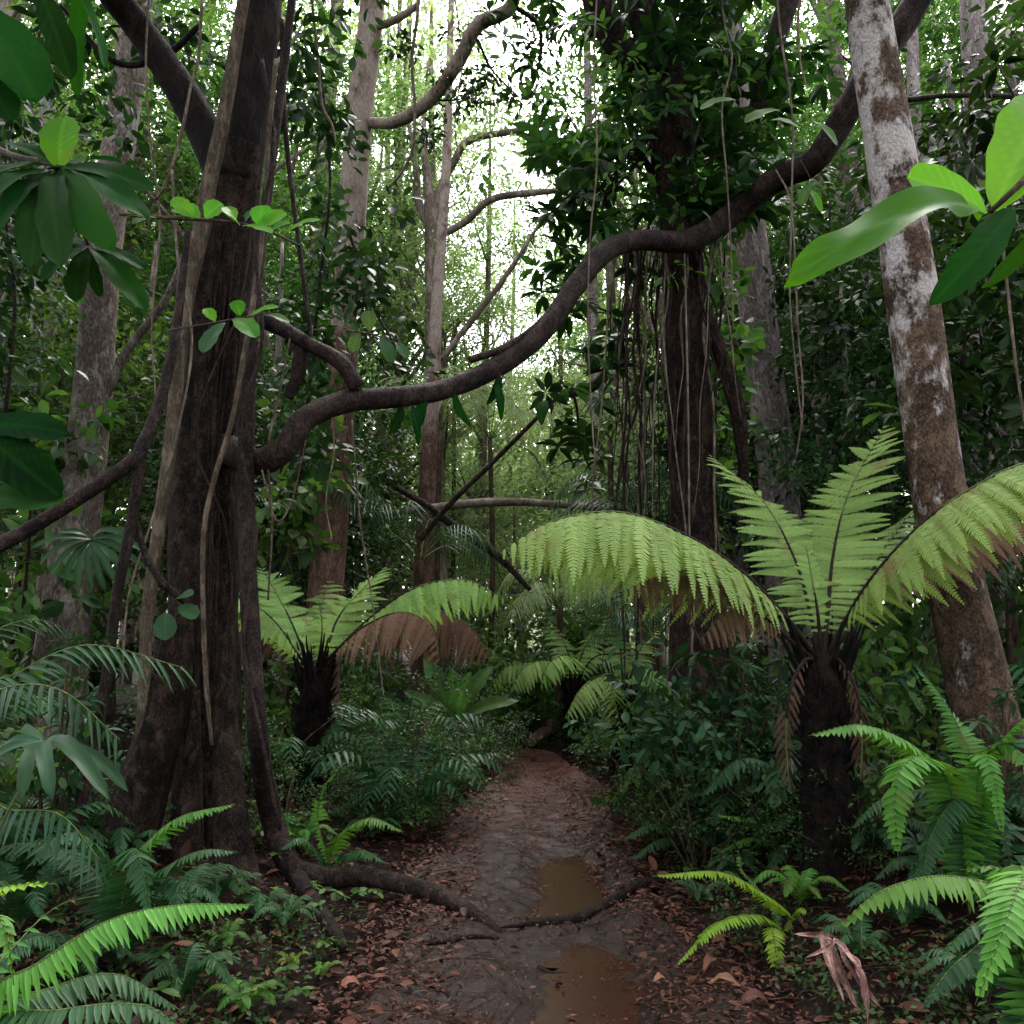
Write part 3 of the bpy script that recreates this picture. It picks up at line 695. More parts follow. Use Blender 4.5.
for k in range(26):
    x0 = r.uniform(-38, 36); y0 = r.uniform(180, 560); y1 = y0 + r.uniform(120, 420)
    ce = lambda y: np.interp(y, [150, 230, 360, 480, 640, 760, 860], [238, 226, 211, 206, 203, 208, 212]); wd = lambda y: np.interp(y, [150, 400, 640, 860], [.60, .74, .74, .76])
    q = []
    for s_ in np.linspace(0, 1, 6):
        yy = min(y0 + (y1 - y0) * s_, 880); xx = ce(yy) + (x0 + r.normal() * 3) * wd(yy); off = (xx - ce(yy)) / (44 * wd(yy))
        q.append(P(xx, yy, D0 - .285 * math.sqrt(max(.05, 1 - off * off)) * wd(yy) - .025))
    rad = r.choice([.008, .012, .02], p=[.5, .3, .2]); mb = MB(); tube(mb, q, np.linspace(rad, rad * .6, 6), n=40, sides=6, rough=.15, seed=k); mb.build('clinging_root', M['bark_dark' if r.random() < .6 else 'liana'], t)
r = np.random.default_rng(5)
mb = MB(); c = np.vstack([ell(130, np.array([-2.6, 2.2, 8.2]), (3.0, 2.8, 1.2), r), ell(80, P(60, -260, 5.2), (2.6, 2.4, 1.3), r), ell(70, P(330, -330, 6.4), (2.4, 2.6, 1.2), r)])  # unseen clumps over the viewpoint, added to shade the foreground
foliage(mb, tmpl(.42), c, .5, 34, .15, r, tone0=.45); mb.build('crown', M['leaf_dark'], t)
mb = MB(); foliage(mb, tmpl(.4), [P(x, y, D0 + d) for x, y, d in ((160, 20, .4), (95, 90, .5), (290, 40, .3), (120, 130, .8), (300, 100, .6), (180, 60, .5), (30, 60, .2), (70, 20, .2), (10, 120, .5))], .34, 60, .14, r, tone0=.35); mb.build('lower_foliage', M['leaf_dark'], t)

# --- simple straight trees given by pixel lines
def pole_tree(name, label, pts, d, radii, mat, crown=None, base_px=None, seed=1, lobes=0, lobe=.1, group=None, rough=.06, branches=(), sides=24):
    if len(np.shape(d)) == 0: d = [d] * len(pts)
    q = [P(x, y, dd) for (x, y), dd in zip(pts, d)]
    b = q[0].copy()
    b0 = np.array([b[0] + (q[0][0] - q[1][0]) * .15, b[1], float(H(b[0], b[1])) - .15])
    if b[2] > b0[2] + .25: q = [b0] + q; radii = [radii[0] * 1.25] + list(radii)
    t = thing(name, label, 'tree', (q[0][0], q[0][1], float(H(q[0][0], q[0][1]))), group)
    mb = MB(); tube(mb, q, radii, n=70, sides=sides, rough=rough, seed=seed, lobes=lobes, lobe=lobe); mb.build('trunk', M[mat], t)
    for bp, br in branches:
        mb = MB(); tube(mb, [P(*p) for p in bp], br, n=28, sides=10, rough=.08, seed=seed + 3); mb.build('branch', M[mat if mat not in ('bark_white',) else 'liana'], t)
    if crown:
        r = np.random.default_rng(seed + 50); mb = MB()
        for (cx, cy2, cd, R, n, per, size, tone0, kind) in crown:
            c = ell(n, P(cx, cy2, cd), R, r, .2)
            if kind == 'whorl': whorls(mb, tmpl(.34, 'lance'), c, per, size, r, tone0=tone0)
            else: foliage(mb, tmpl(.42), c, .42, per, size, r, tone0=tone0)
        mb.build('crown', M[crown_mat.get(name + label, 'leaf_mid')], t)
    return t
crown_mat = {}
def cm(label, mat, name): crown_mat[name + label] = mat; return label

pole_tree('rainforest_tree', cm('white blotched trunk leaning left behind the big tree fern on the right', 'leaf_mid', 'rainforest_tree'),
    [(1000, 780), (968, 640), (940, 500), (905, 250), (866, 0), (845, -140), (820, -300)], 5.7, [.205, .185, .165, .168, .145, .13, .11], 'bark_white', seed=4, rough=.04,
    crown=[(900, -420, 6, (3.0, 2.6, 1.0), 70, 32, .15, .5, 'f'), (900, -1500, 2.9, (3.4, 2.6, 1.3), 120, 34, .19, .5, 'f')], sides=32)  # crown out of view overhead, spread over the viewpoint to cut sky light
pole_tree('rainforest_tree', cm('pale smooth trunk leaning right behind the big forked tree', 'leaf_mid', 'rainforest_tree'),
    [(62, 650), (75, 545), (92, 400), (102, 270), (118, 150), (135, 20), (150, -120)], 9.6, [.27, .24, .205, .19, .18, .18, .15], 'bark_pale', seed=6, rough=.05,
    crown=[(150, -130, 9.6, (2.6, 2.2, 2.0), 90, 34, .15, .5, 'f'), (60, 60, 10.2, (1.5, 1.3, 1.1), 28, 34, .13, .5, 'f')], branches=[([(104, 400, 9.6), (128, 350, 9.5), (165, 300, 9.4), (190, 240, 9.4)], [.05, .05, .04, .03])])
pole_tree('rainforest_tree', cm('slim reddish trunk rising behind the smaller tree fern', 'leaf_lit', 'rainforest_tree'),
    [(322, 640), (330, 540), (338, 430), (349, 280), (358, 130), (372, 10), (382, -110)], 10.2, [.21, .20, .18, .17, .165, .155, .14], 'bark_red', seed=7, rough=.05,
    crown=[(385, -90, 10.4, (2.4, 2.2, 1.5), 60, 30, .13, .5, 'f')],
    branches=[([(360, 122, 10.2), (395, 122, 10.0), (430, 100, 9.8), (458, 62, 9.7), (478, 25, 9.6), (512, 5, 9.5), (520, -60, 9.4)], [.06, .075, .08, .085, .085, .08, .07]),
              ([(366, 30, 10.2), (395, 20, 10.0), (418, 5, 9.9)], [.05, .05, .04])])
pole_tree('rainforest_tree', cm('straight grey trunk standing between the draped tree and the white trunk', 'leaf_mid', 'rainforest_tree'),
    [(790, 640), (777, 470), (768, 400), (756, 300), (745, 200), (730, 60), (715, -80)], 10.6, [.25, .235, .225, .225, .215, .20, .18], 'bark_grey', seed=9, rough=.05,
    crown=[(720, -80, 10.6, (2.6, 2.2, 1.9), 80, 34, .15, .45, 'f')])
pole_tree('rainforest_tree', cm('slender forked tree silhouetted against the bright sky gap in the centre', 'leaf_lit', 'rainforest_tree'),
    [(436, 560), (434, 420), (432, 300), (431, 225), (428, 185), (424, 130), (428, 60)], 17, [.20, .17, .14, .13, .10, .05, .02], 'bark_bg', seed=10,
    crown=[(420, 90, 17, (2.3, 2, 1.7), 34, 22, .15, .5, 'f'), (520, 150, 17, (1.6, 1.5, 1.2), 22, 20, .15, .5, 'f'), (360, 240, 17.5, (1.5, 1.4, 1.2), 22, 22, .15, .5, 'f')],
    branches=[([(431, 225, 17), (440, 190, 17), (455, 160, 16.8), (470, 140, 16.6), (520, 130, 16.4), (560, 120, 16.2)], [.10, .09, .085, .08, .06, .04]),
              ([(432, 240, 17), (465, 222, 16.8), (490, 200, 16.5), (530, 193, 16.3), (575, 190, 16)], [.07, .075, .075, .07, .04]),
              ([(431, 230, 17), (418, 200, 17.2), (416, 170, 17.3), (408, 120, 17.4)], [.09, .08, .07, .04]),
              ([(440, 360, 17), (480, 310, 16.8), (510, 270, 16.6), (545, 215, 16.4)], [.05, .06, .05, .03])])

_slim = [o for o in COL.objects if o.get('label', '').startswith('slim reddish trunk')][0]
r = np.random.default_rng(808); mb = MB()
cl = [P(x + r.normal() * s, y + r.normal() * s * .6, 9.7 + r.normal() * .25) for x, y, s, k in ((485, 75, 14, 9), (505, 95, 16, 9), (530, 55, 10, 6), (540, 20, 14, 8), (455, 95, 16, 7), (520, -5, 22, 9), (400, 35, 16, 6), (425, 130, 14, 5), (545, 90, 8, 4), (470, 30, 12, 4)) for _ in range(k)]
foliage(mb, tmpl(.42), cl, .17, 16, .10, r, tone0=.4); mb.build('lower_foliage', M['leaf_dark'], _slim)
for pts, rr_ in (([(478, 40, 9.7), (492, 70, 9.7), (520, 98, 9.7)], .02), ([(512, 5, 9.5), (538, 25, 9.6), (540, 60, 9.7), (528, 90, 9.7)], .03), ([(430, 100, 9.8), (455, 100, 9.8), (470, 96, 9.8)], .015)):
    mb = MB(); tube(mb, [P(*q_) for q_ in pts], np.linspace(rr_, rr_ * .4, len(pts)), n=16, sides=6, rough=.1, seed=3); mb.build('branch', M['bark_dark'], _slim)

# --- the dark tree right of centre, hung with aerial roots
DR = 8.4
q = [P(x, y, DR) for x, y in ((700, 720), (696, 600), (692, 480), (688, 360), (682, 260), (672, 120), (655, 40), (600, -60))]
b = q[0].copy(); b[2] = float(H(b[0], b[1])); q[0][2] = b[2] - .15
t = thing('draped_tree', 'dark fluted tree right of the trail hung with curtains of aerial roots', 'tree', b)
mb = MB(); tube(mb, q, [.30, .22, .19, .18, .18, .17, .15, .11], n=80, sides=32, rough=.12, seed=13, lobes=6, lobe=.22); mb.build('trunk', M['bark_dark'], t)
mb = MB(); tube(mb, [P(655, 60, DR), P(630, 60, DR - .1), P(600, 10, DR - .2), P(588, -60, DR - .3)], [.13, .14, .15, .15], n=24, sides=12, rough=.1, seed=3); mb.build('limb', M['bark_dark'], t)
mb = MB(); tube(mb, [P(685, 250, DR), P(712, 330, DR - .1), P(735, 400, DR - .1), P(742, 450, DR), P(748, 520, DR)], [.08, .07, .085, .06, .03], n=30, sides=10, rough=.1, seed=5); mb.build('limb', M['bark_dark'], t)
mb = MB(); tube(mb, [P(755, 115, DR), P(770, 60, DR), P(795, -20, DR)], [.08, .10, .11], n=24, sides=10, rough=.1, seed=5); mb.build('limb', M['bark_dark'], t)
r = np.random.default_rng(77)
for k in range(58):
    x0 = r.uniform(612, 716); y0 = r.uniform(232, 246); x1 = x0 + r.normal() * 16 + (x0 - 668) * .05; dep = DR + r.uniform(-.5, .35)
    y1 = r.uniform(330, 560) if r.random() < .6 else r.uniform(600, 740)
    mids = [(x0 + (x1 - x0) * s + r.normal() * 5.5, y0 + (y1 - y0) * s) for s in (.2, .4, .6, .8)]
    mb = MB(); rad = r.choice([.006, .009, .013, .02], p=[.35, .35, .2, .1])
    tube(mb, [P(x, y, dep) for x, y in [(x0, y0)] + mids + [(x1, y1)]], [rad, rad * 1.1, rad * .85, rad, rad * .7, rad * .4], n=34, sides=6, rough=.2, seed=k, tone=.5)
    mb.build('aerial_root', M['vine_thin' if r.random() < .4 else 'liana'], t)
mb = MB()
cl = []
for cx, cy2, sx, sy, n in ((640, 150, 75, 75, 52), (590, 180, 40, 55, 26), (560, 250, 22, 50, 16), (690, 90, 60, 80, 60), (640, 20, 95, 45, 55), (760, 60, 50, 50, 30), (600, 350, 30, 40, 10), (730, 180, 40, 60, 26), (690, 200, 40, 30, 18), (540, 140, 14, 18, 6)):
    for k in range(n): cl.append(P(cx + r.normal() * sx * .6, cy2 + r.normal() * sy * .6, DR + r.uniform(-.7, 1.4)))
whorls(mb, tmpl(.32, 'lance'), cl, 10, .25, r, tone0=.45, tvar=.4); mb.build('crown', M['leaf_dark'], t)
mb = MB(); cl2 = [P(645 + r.normal() * 60, 130 + r.normal() * 70, DR + r.uniform(-.9, .9)) for _ in range(60)]
foliage(mb, tmpl(.42), cl2, .25, 14, .12, r, tone0=.4); mb.build('young_foliage', M['leaf_mid'], t)
mb = MB()
for k in range(26):
    e = cl[int(r.integers(0, len(cl)))]; s = P(670 - r.uniform(0, 20), r.uniform(60, 230), DR)
    tube(mb, [s, (s + e) / 2 + r.normal(size=3) * .12, e], [.022, .014, .006], n=14, sides=5, rough=.1, seed=k)
mb.build('twigs', M['bark_dark'], t)
mb = MB(); c = [P(700 + r.normal() * 90, -110 + r.normal() * 60, DR + r.normal() * 1.2) for _ in range(80)]
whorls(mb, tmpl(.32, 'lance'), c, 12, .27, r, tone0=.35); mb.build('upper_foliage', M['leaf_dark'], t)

# ================================================================== LIANAS AND HANGING VINES
def vine(name, label, pts, radii, mat, n=60, sides=10, rough=.1, seed=1, group=None, floor=False, cat='vine'):
    q = [P(*p) if len(p) == 3 and p[1] > -2000 else np.array(p) for p in pts]
    mb = MB(); tube(mb, q, radii, n=n, sides=sides, rough=rough, seed=seed, freq=6)
    return tag(mb.build_at(name, M[mat], q[0]), label, cat, group)

# the arching woody vine
vine('woody_vine', 'thick dark woody vine arching over the trail from the forked tree to the upper right',
     [(215, 440, 6.2), (240, 456, 5.95), (262, 462, 5.75), (285, 448, 5.7), (305, 420, 5.75), (345, 402, 5.9), (400, 397, 6.1), (450, 388, 6.35), (505, 362, 6.6), (548, 325, 6.8), (580, 280, 7.0), (605, 252, 7.2), (640, 240, 7.5), (690, 241, 7.8), (730, 215, 7.9), (775, 180, 7.7), (815, 160, 7.4), (848, 110, 7.2), (885, 50, 7.0), (920, -5, 6.9), (960, -90, 6.8)],
     [.10, .10, .09, .085, .08, .075, .074, .075, .08, .085, .088, .09, .092, .105, .11, .115, .11, .115, .115, .11, .10], 'liana', n=260, sides=22, rough=.15, seed=2)
vine('woody_vine', 'short dark vine dropping from the forked trunk onto the arching woody vine',
     [(225, 310, 6.2), (250, 318, 5.95), (275, 325, 5.9), (310, 345, 5.85), (340, 362, 5.85), (358, 388, 5.9)], [.055, .055, .055, .05, .055, .06], 'liana', seed=3)
vine('woody_vine', 'thin dark vine running up beside the middle of the arching woody vine',
     [(470, 360, 6.5), (510, 345, 6.6), (545, 318, 6.8), (568, 285, 7.1)], [.03, .03, .03, .025], 'liana', seed=4)
vine('woody_vine', 'dark stub of vine hanging below the short vine on the left',
     [(302, 345, 5.9), (298, 375, 5.9), (288, 398, 5.9)], [.05, .05, .035], 'liana', seed=5, n=20)
# rope-like stem down the right edge of the forked tree, becoming the root over the trail
g1 = G(322, 886); g1[2] += .05
g2 = G(400, 902); g2[2] = .10
g3 = G(440, 910); g3[2] = .07
g4 = G(480, 922); g4[2] = .015
g5 = G(500, 930); g5[2] = -.03
dd = g1[1]
q = [P(296, -40, 5.9), P(285, 60, 5.85), P(268, 190, 5.8), P(255, 300, 5.75), P(247, 420, 5.7), P(247, 540, 5.6), P(252, 650, 5.45), P(258, 740, 5.35), P(270, 810, dd + .15), P(290, 865, dd + .05), g1, (g1 + g2) / 2 + np.array([0, 0, .02]), g2, g3, g4, g5]
mb = MB(); tube(mb, q, [.03, .03, .034, .04, .052, .056, .058, .06, .07, .075, .066, .058, .054, .05, .042, .025], n=170, sides=16, rough=.10, seed=6, freq=5)
tag(mb.build_at('woody_vine', M['liana'], q[0]), 'long brown woody stem along the forked trunk that bends onto the trail as a root', 'vine')
vine('woody_vine', 'pale tan vine climbing the front of the forked tree and crossing its fork',
     [(250, -40, 5.85), (240, 20, 5.85), (225, 110, 5.85), (208, 190, 5.85), (203, 225, 5.9), (188, 280, 5.85), (180, 350, 5.8), (172, 430, 5.75), (160, 520, 5.7), (148, 610, 5.65), (142, 720, 5.6), (135, 860, 5.5)],
     [.04, .045, .05, .055, .06, .065, .05, .045, .042, .04, .035, .03], 'vine_tan', n=110, sides=14, seed=7)
vine('woody_vine', 'dark vine slanting across the left edge and up onto the forked tree',
     [(-60, 575, 4.9), (0, 545, 5.0), (60, 510, 5.1), (130, 463, 5.25), (145, 440, 5.3), (162, 395, 5.4), (176, 330, 5.5), (188, 230, 5.6)], [.04, .042, .042, .042, .04, .035, .03, .02], 'liana', n=90, sides=12, seed=8)
vine('woody_vine', 'second thin dark stem under the slanting vine at the left edge', [(-50, 558, 5.2), (0, 540, 5.2), (22, 532, 5.2)], [.03, .03, .03], 'liana', n=14, seed=9)
vine('woody_vine', 'dark straight stem dropping from the slanting vine left of the forked tree',
     [(142, 445, 5.3), (132, 520, 5.25), (118, 590, 5.2), (106, 680, 5.15), (92, 760, 5.1), (70, 850, 5.0)], [.035, .034, .032, .03, .028, .026], 'liana', n=60, seed=10)
vine('woody_vine', 'crooked dark twig hanging beside the forked trunk above the left palm',
     [(134, 515, 5.3), (142, 545, 5.3), (150, 565, 5.3), (165, 585, 5.3), (185, 602, 5.4)], [.02, .02, .02, .022, .02], 'liana', n=30, seed=11)
vine('hanging_vine', 'pale thin vine curving down the face of the forked trunk',
     [(276, 60, 5.75), (268, 150, 5.7), (266, 205, 5.7), (255, 290, 5.65), (245, 350, 5.6), (232, 420, 5.55), (214, 480, 5.5), (204, 530, 5.5), (203, 600, 5.5), (206, 680, 5.5), (212, 745, 5.5)], [.018, .018, .02, .02, .02, .018, .018, .017, .017, .016, .012], 'vine_tan', n=80, sides=8, seed=12)
vine('hanging_vine', 'thin grey vine looping past the fork of the big left tree',
     [(202, 0, 5.7), (198, 60, 5.7), (190, 90, 5.7), (180, 140, 5.7), (165, 185, 5.75), (155, 200, 5.8)], [.012, .012, .012, .012, .012, .01], 'vine_thin', n=40, sides=6, seed=13)
vine('hanging_vine', 'brown vine hanging right of the forked trunk past the leafy sprig',
     [(282, 20, 5.9), (284, 110, 5.9), (292, 190, 5.9), (300, 250, 5.85), (306, 300, 5.85), (312, 345, 5.85)], [.02, .02, .018, .016, .016, .014], 'liana', n=50, sides=8, seed=14)
vine('hanging_vine', 'short pale vine hanging in the leaves right of the big left tree',
     [(306, -50, 6.6), (314, 20, 6.6), (318, 60, 6.6), (322, 105, 6.6), (332, 125, 6.6), (336, 145, 6.6)], [.012, .012, .012, .012, .008], 'vine_thin', n=30, sides=6, seed=15)
for lab, pts, rad in (
    ('long pale hanging vine in front of the draped tree crown', [(716, -60, 6.8), (724, 20, 6.8), (732, 60, 6.8), (722, 110, 6.8), (727, 180, 6.8), (731, 250, 6.9), (733, 330, 6.9)], .008),
    ('pale twisted vine hanging from above beside the white trunk', [(803, -20, 6.4), (798, 20, 6.4), (800, 60, 6.4), (806, 85, 6.4)], .011),
    ('pale vine hanging in front of the arching vine where it nears the white trunk', [(772, -60, 6.6), (780, 30, 6.6), (788, 80, 6.6), (793, 130, 6.6), (792, 180, 6.6), (791, 230, 6.6), (790, 300, 6.6), (797, 380, 6.6), (803, 430, 6.6)], .009),
    ('thin vine hanging near the centre left of the draped tree', [(600, -60, 6.7), (594, 60, 6.7), (597, 160, 6.7), (590, 240, 6.7), (588, 330, 6.7), (592, 420, 6.7), (596, 470, 6.7)], .008),
    ('dark thin vine hanging beside the white trunk above the big fern', [(776, 170, 7.55), (790, 200, 7.2), (795, 260, 7), (798, 330, 7), (803, 400, 7), (796, 460, 7)], .009),
    ('brown thin vine hanging beside the white trunk at the right edge', [(985, 90, 7.6), (1000, 220, 6.6), (1012, 330, 6.2), (1018, 380, 6.2), (1026, 430, 6.2)], .014),
    ('looped thin vine low in front of the draped trunk', [(684, 240, 7.8), (688, 400, 7.5), (690, 560, 7.4), (694, 610, 7.4), (688, 690, 7.4), (676, 752, 7.3)], .01),
    ('thin vine hanging left of the sky gap from the slim reddish tree branch', [(420, -40, 9.7), (418, 10, 9.6), (412, 60, 9.6), (415, 110, 9.6), (412, 150, 9.6), (400, 175, 9.6), (386, 190, 9.6)], .022),
    ('thin straight vine hanging right of the slim reddish trunk', [(452, -20, 8.6), (462, 60, 8.6), (455, 130, 8.6), (470, 200, 8.6)], .008),
    ('slack vine strung low across the smaller tree fern', [(352, 420, 7.4), (360, 520, 7.4), (372, 600, 7.4), (384, 700, 7.4)], .008)):
    vine('hanging_vine', lab, pts, np.linspace(rad, rad * .7, len(pts)), 'vine_thin', n=44, sides=6, seed=len(lab), group='thin vines hanging from the canopy')
for lab, pts, rad, mt in (
    ('wiry dark vine winding across the forked trunk at mid height', [(252, 250, 5.75), (236, 320, 5.8), (206, 390, 5.75), (196, 450, 5.75), (224, 520, 5.75), (232, 600, 5.7), (222, 690, 5.7)], .010, 'liana'),
    ('pale wiry vine left of the forked trunk crossing the tan vine', [(172, 170, 5.6), (178, 260, 5.55), (192, 340, 5.55), (178, 430, 5.5), (152, 520, 5.5), (128, 600, 5.4), (122, 690, 5.4)], .009, 'vine_thin'),
    ('thin tan vine hanging in a loop right of the forked trunk under the short vine', [(292, 330, 5.85), (280, 390, 5.8), (268, 450, 5.7), (272, 520, 5.65), (268, 600, 5.6)], .009, 'vine_tan'),
    ('thin pale vine from the left limb down past the umbrella leaves', [(150, -20, 5.9), (146, 60, 5.8), (150, 140, 5.8), (160, 220, 5.8), (152, 320, 5.7), (156, 400, 5.6)], .008, 'vine_thin'),
    ('knotted dark vine twisting beside the long brown stem', [(262, 60, 5.8), (274, 150, 5.7), (256, 240, 5.65), (262, 340, 5.6), (240, 430, 5.6), (256, 540, 5.45), (244, 640, 5.4), (262, 740, 5.2), (280, 830, 5.1)], .014, 'liana'),
    ('straggly thin vine hanging from the arching vine left of centre', [(330, 402, 5.85), (334, 450, 5.8), (326, 500, 5.8), (332, 540, 5.8)], .006, 'vine_thin'),
    ('straggly looped vine under the arching vine at its left bend', [(262, 470, 5.6), (276, 520, 5.6), (292, 500, 5.65), (306, 440, 5.65)], .007, 'vine_tan')):
    vine('hanging_vine', lab, pts, np.linspace(rad, rad * .7, len(pts)), mt, n=80, sides=7, rough=.2, seed=len(lab))
# dark branches in the middle distance
vine('fallen_branch', 'dark slanting branch over the smaller tree fern, ending in mid air', [(420, 540, 11), (452, 502, 11), (490, 465, 11), (520, 435, 11), (560, 395, 11)], [.04, .035, .032, .03, .02], 'bark_dark', n=30, seed=21, cat='branch')
vine('fallen_branch', 'dark curved limb behind the arching vine left of the draped tree', [(560, 394, 10), (590, 388, 10), (612, 365, 10), (622, 330, 10), (632, 300, 10)], [.05, .06, .06, .05, .05], 'bark_dark', n=30, seed=22, cat='branch')
vine('fallen_branch', 'dark leaning trunk fallen across the gap behind the smaller tree fern', [(395, 486, 12.3), (425, 505, 12), (460, 530, 12), (500, 558, 11.8), (530, 590, 11.7)], [.04, .055, .06, .055, .03], 'bark_dark', n=50, seed=23, cat='branch')
vine('fallen_branch', 'pale horizontal dead branch in the gap behind the arching vine', [(400, 512, 14), (465, 504, 14), (500, 502, 14), (540, 503, 14), (640, 512, 14.5)], [.06, .07, .07, .06, .05], 'bark_bg', n=20, seed=24, cat='branch')
vine('fallen_branch', 'dark bare branch crossing high beside the white trunk', [(905, 100, 7.5), (960, 95, 7.6), (1040, 98, 7.8)], [.025, .025, .03], 'liana', n=20, seed=25, cat='branch')
# log at the far bend
a = G(532, 748); b2 = P(566, 716, a[1] + .4)
mb = MB(); tube(mb, [a + np.array([-.05, 0, .05]), (a + b2) / 2 + np.array([0, 0, .05]), b2 + np.array([.1, 0, .06]), b2 + np.array([.8, .3, .25])], [.07, .085, .08, .07], n=30, sides=14, rough=.1, seed=2)
tag(mb.build_at('fallen_log', M['log'], a), 'reddish fallen log beside the far bend of the trail', 'log')
# roots over the trail on the right
def root(label, pts, rad, lift=.015, seed=1):
    q = []
    for x, y in pts:
        p = G(x, y); p[2] = floor_z(p[0], p[1]) + lift; q.append(p)
    mb = MB(); tube(mb, q, rad, n=60, sides=10, rough=.15, seed=seed, freq=8)
    tag(mb.build_at('tree_root', M['root'], q[0]), label, 'root', 'roots crossing the trail')
root('dark root rising from the middle of the trail to its right bank', [(500, 928), (540, 926), (575, 918), (605, 905), (640, 890), (672, 882)], [.006, .022, .028, .03, .03, .026], .012, 3)
root('thin root running just above the larger root on the right of the trail', [(560, 916), (590, 906), (620, 897), (655, 884)], [.012, .016, .016, .012], .015, 4)
root('thin crooked root in the mud at the left of the trail', [(395, 946), (430, 950), (470, 944), (498, 938)], [.01, .013, .012, .008], .008, 5)
root('thin curved root rimming the nearest puddle', [(538, 960), (552, 966), (575, 964), (592, 957)], [.008, .01, .01, .007], .004, 6)
root('forked root spreading from the base of the long woody stem', [(296, 880), (318, 915), (335, 940), (345, 955)], [.06, .05, .04, .02], .02, 7)

# ================================================================== TREE FERNS
def prof_tf(t): return np.minimum(1, .35 + t * 2.2) * (1 - t ** 6) ** .9
def prof_sw(t): return np.minimum(1, .55 + t * 4) * (1 - t ** 3.4) ** .9

def tree_fern(label, crown, d, trunk_r, fronds, mat='tree_fern', seed=1, base_lift=0.0):
    c = P(*crown, d); b = np.array([c[0], c[1], float(H(c[0], c[1]))])
    t = thing('tree_fern', label, 'tree fern', b)
    mb = MB(); tube(mb, [b - [0, 0, .1], b * .5 + c * .5, c - [0, 0, .08], c + [0, 0, .06]], [trunk_r * 1.15, trunk_r * .82, trunk_r * .80, trunk_r * .30], n=90, sides=30, rough=.30, freq=16, seed=seed)
    # old frond stubs on the trunk
    r = np.random.default_rng(seed)
    for k in range(170):
        a = r.uniform(0, 2 * PI); z = r.uniform(.02, 1.0) ** .8; p = b * (1 - z) + c * z + np.array([math.cos(a), math.sin(a), 0]) * trunk_r * .7
        l = r.uniform(.04, .11) * (1.6 if z > .85 else 1); o = np.array([math.cos(a), math.sin(a), .9 + 1.5 * (z > .8)]) * l
        tube(mb, [p, p + o * .6, p + o + [0, 0, r.uniform(-.02, .03)]], [.018, .013, .005], n=5, sides=5, tone=.5)
    for k in range(120):
        a = r.uniform(0, 2 * PI); z = r.uniform(.1, 1.0); p = b * (1 - z) + c * z + np.array([math.cos(a), math.sin(a), 0]) * trunk_r * .8
        tube(mb, [p, p + [math.cos(a) * .03, math.sin(a) * .03, -.06], p + [math.cos(a) * .03 + r.normal() * .02, math.sin(a) * .03, -r.uniform(.1, .22)]], [.005, .004, .002], n=5, sides=4, tone=.5)
    mb.build('trunk', M['fern_trunk'], t)
    # knot of dark stalk bases in the middle
    for i, fr in enumerate(fronds):
        pts, ln, kw = fr; kw = dict(kw)
        fm = kw.pop('mat', mat); nm = 'dead_frond' if fm == 'fern_dead' else 'frond'
        q = [c + np.array([0, 0, -.03])] + [P(*p) for p in pts]
        mb = MB(); args = dict(n=30, width=.28, mode='bi', stalk=.16, droop=.25, grav=.25, fwd=.18, prof=prof_tf, rs=False, seed=seed * 31 + i, tone=.5, matl=0); args.update(kw)
        frond(mb, q, length=ln, **args)
        fo = mb.build(nm, M[fm], t, smooth=False)
        N0 = 40; sp = spline(q, N0); k = int(N0 * .62)
        mb = MB(); tube(mb, sp[:k], np.linspace(.017, .007, k), n=k, sides=7, rough=.1, seed=i); tube(mb, sp[k - 1:], np.linspace(.007, .002, N0 - k + 1), n=N0 - k + 1, sides=5, mat=1, cap=False)
        mb.build('stalk', [M['stalk_black'], M['stalk_green']], fo)
    return t

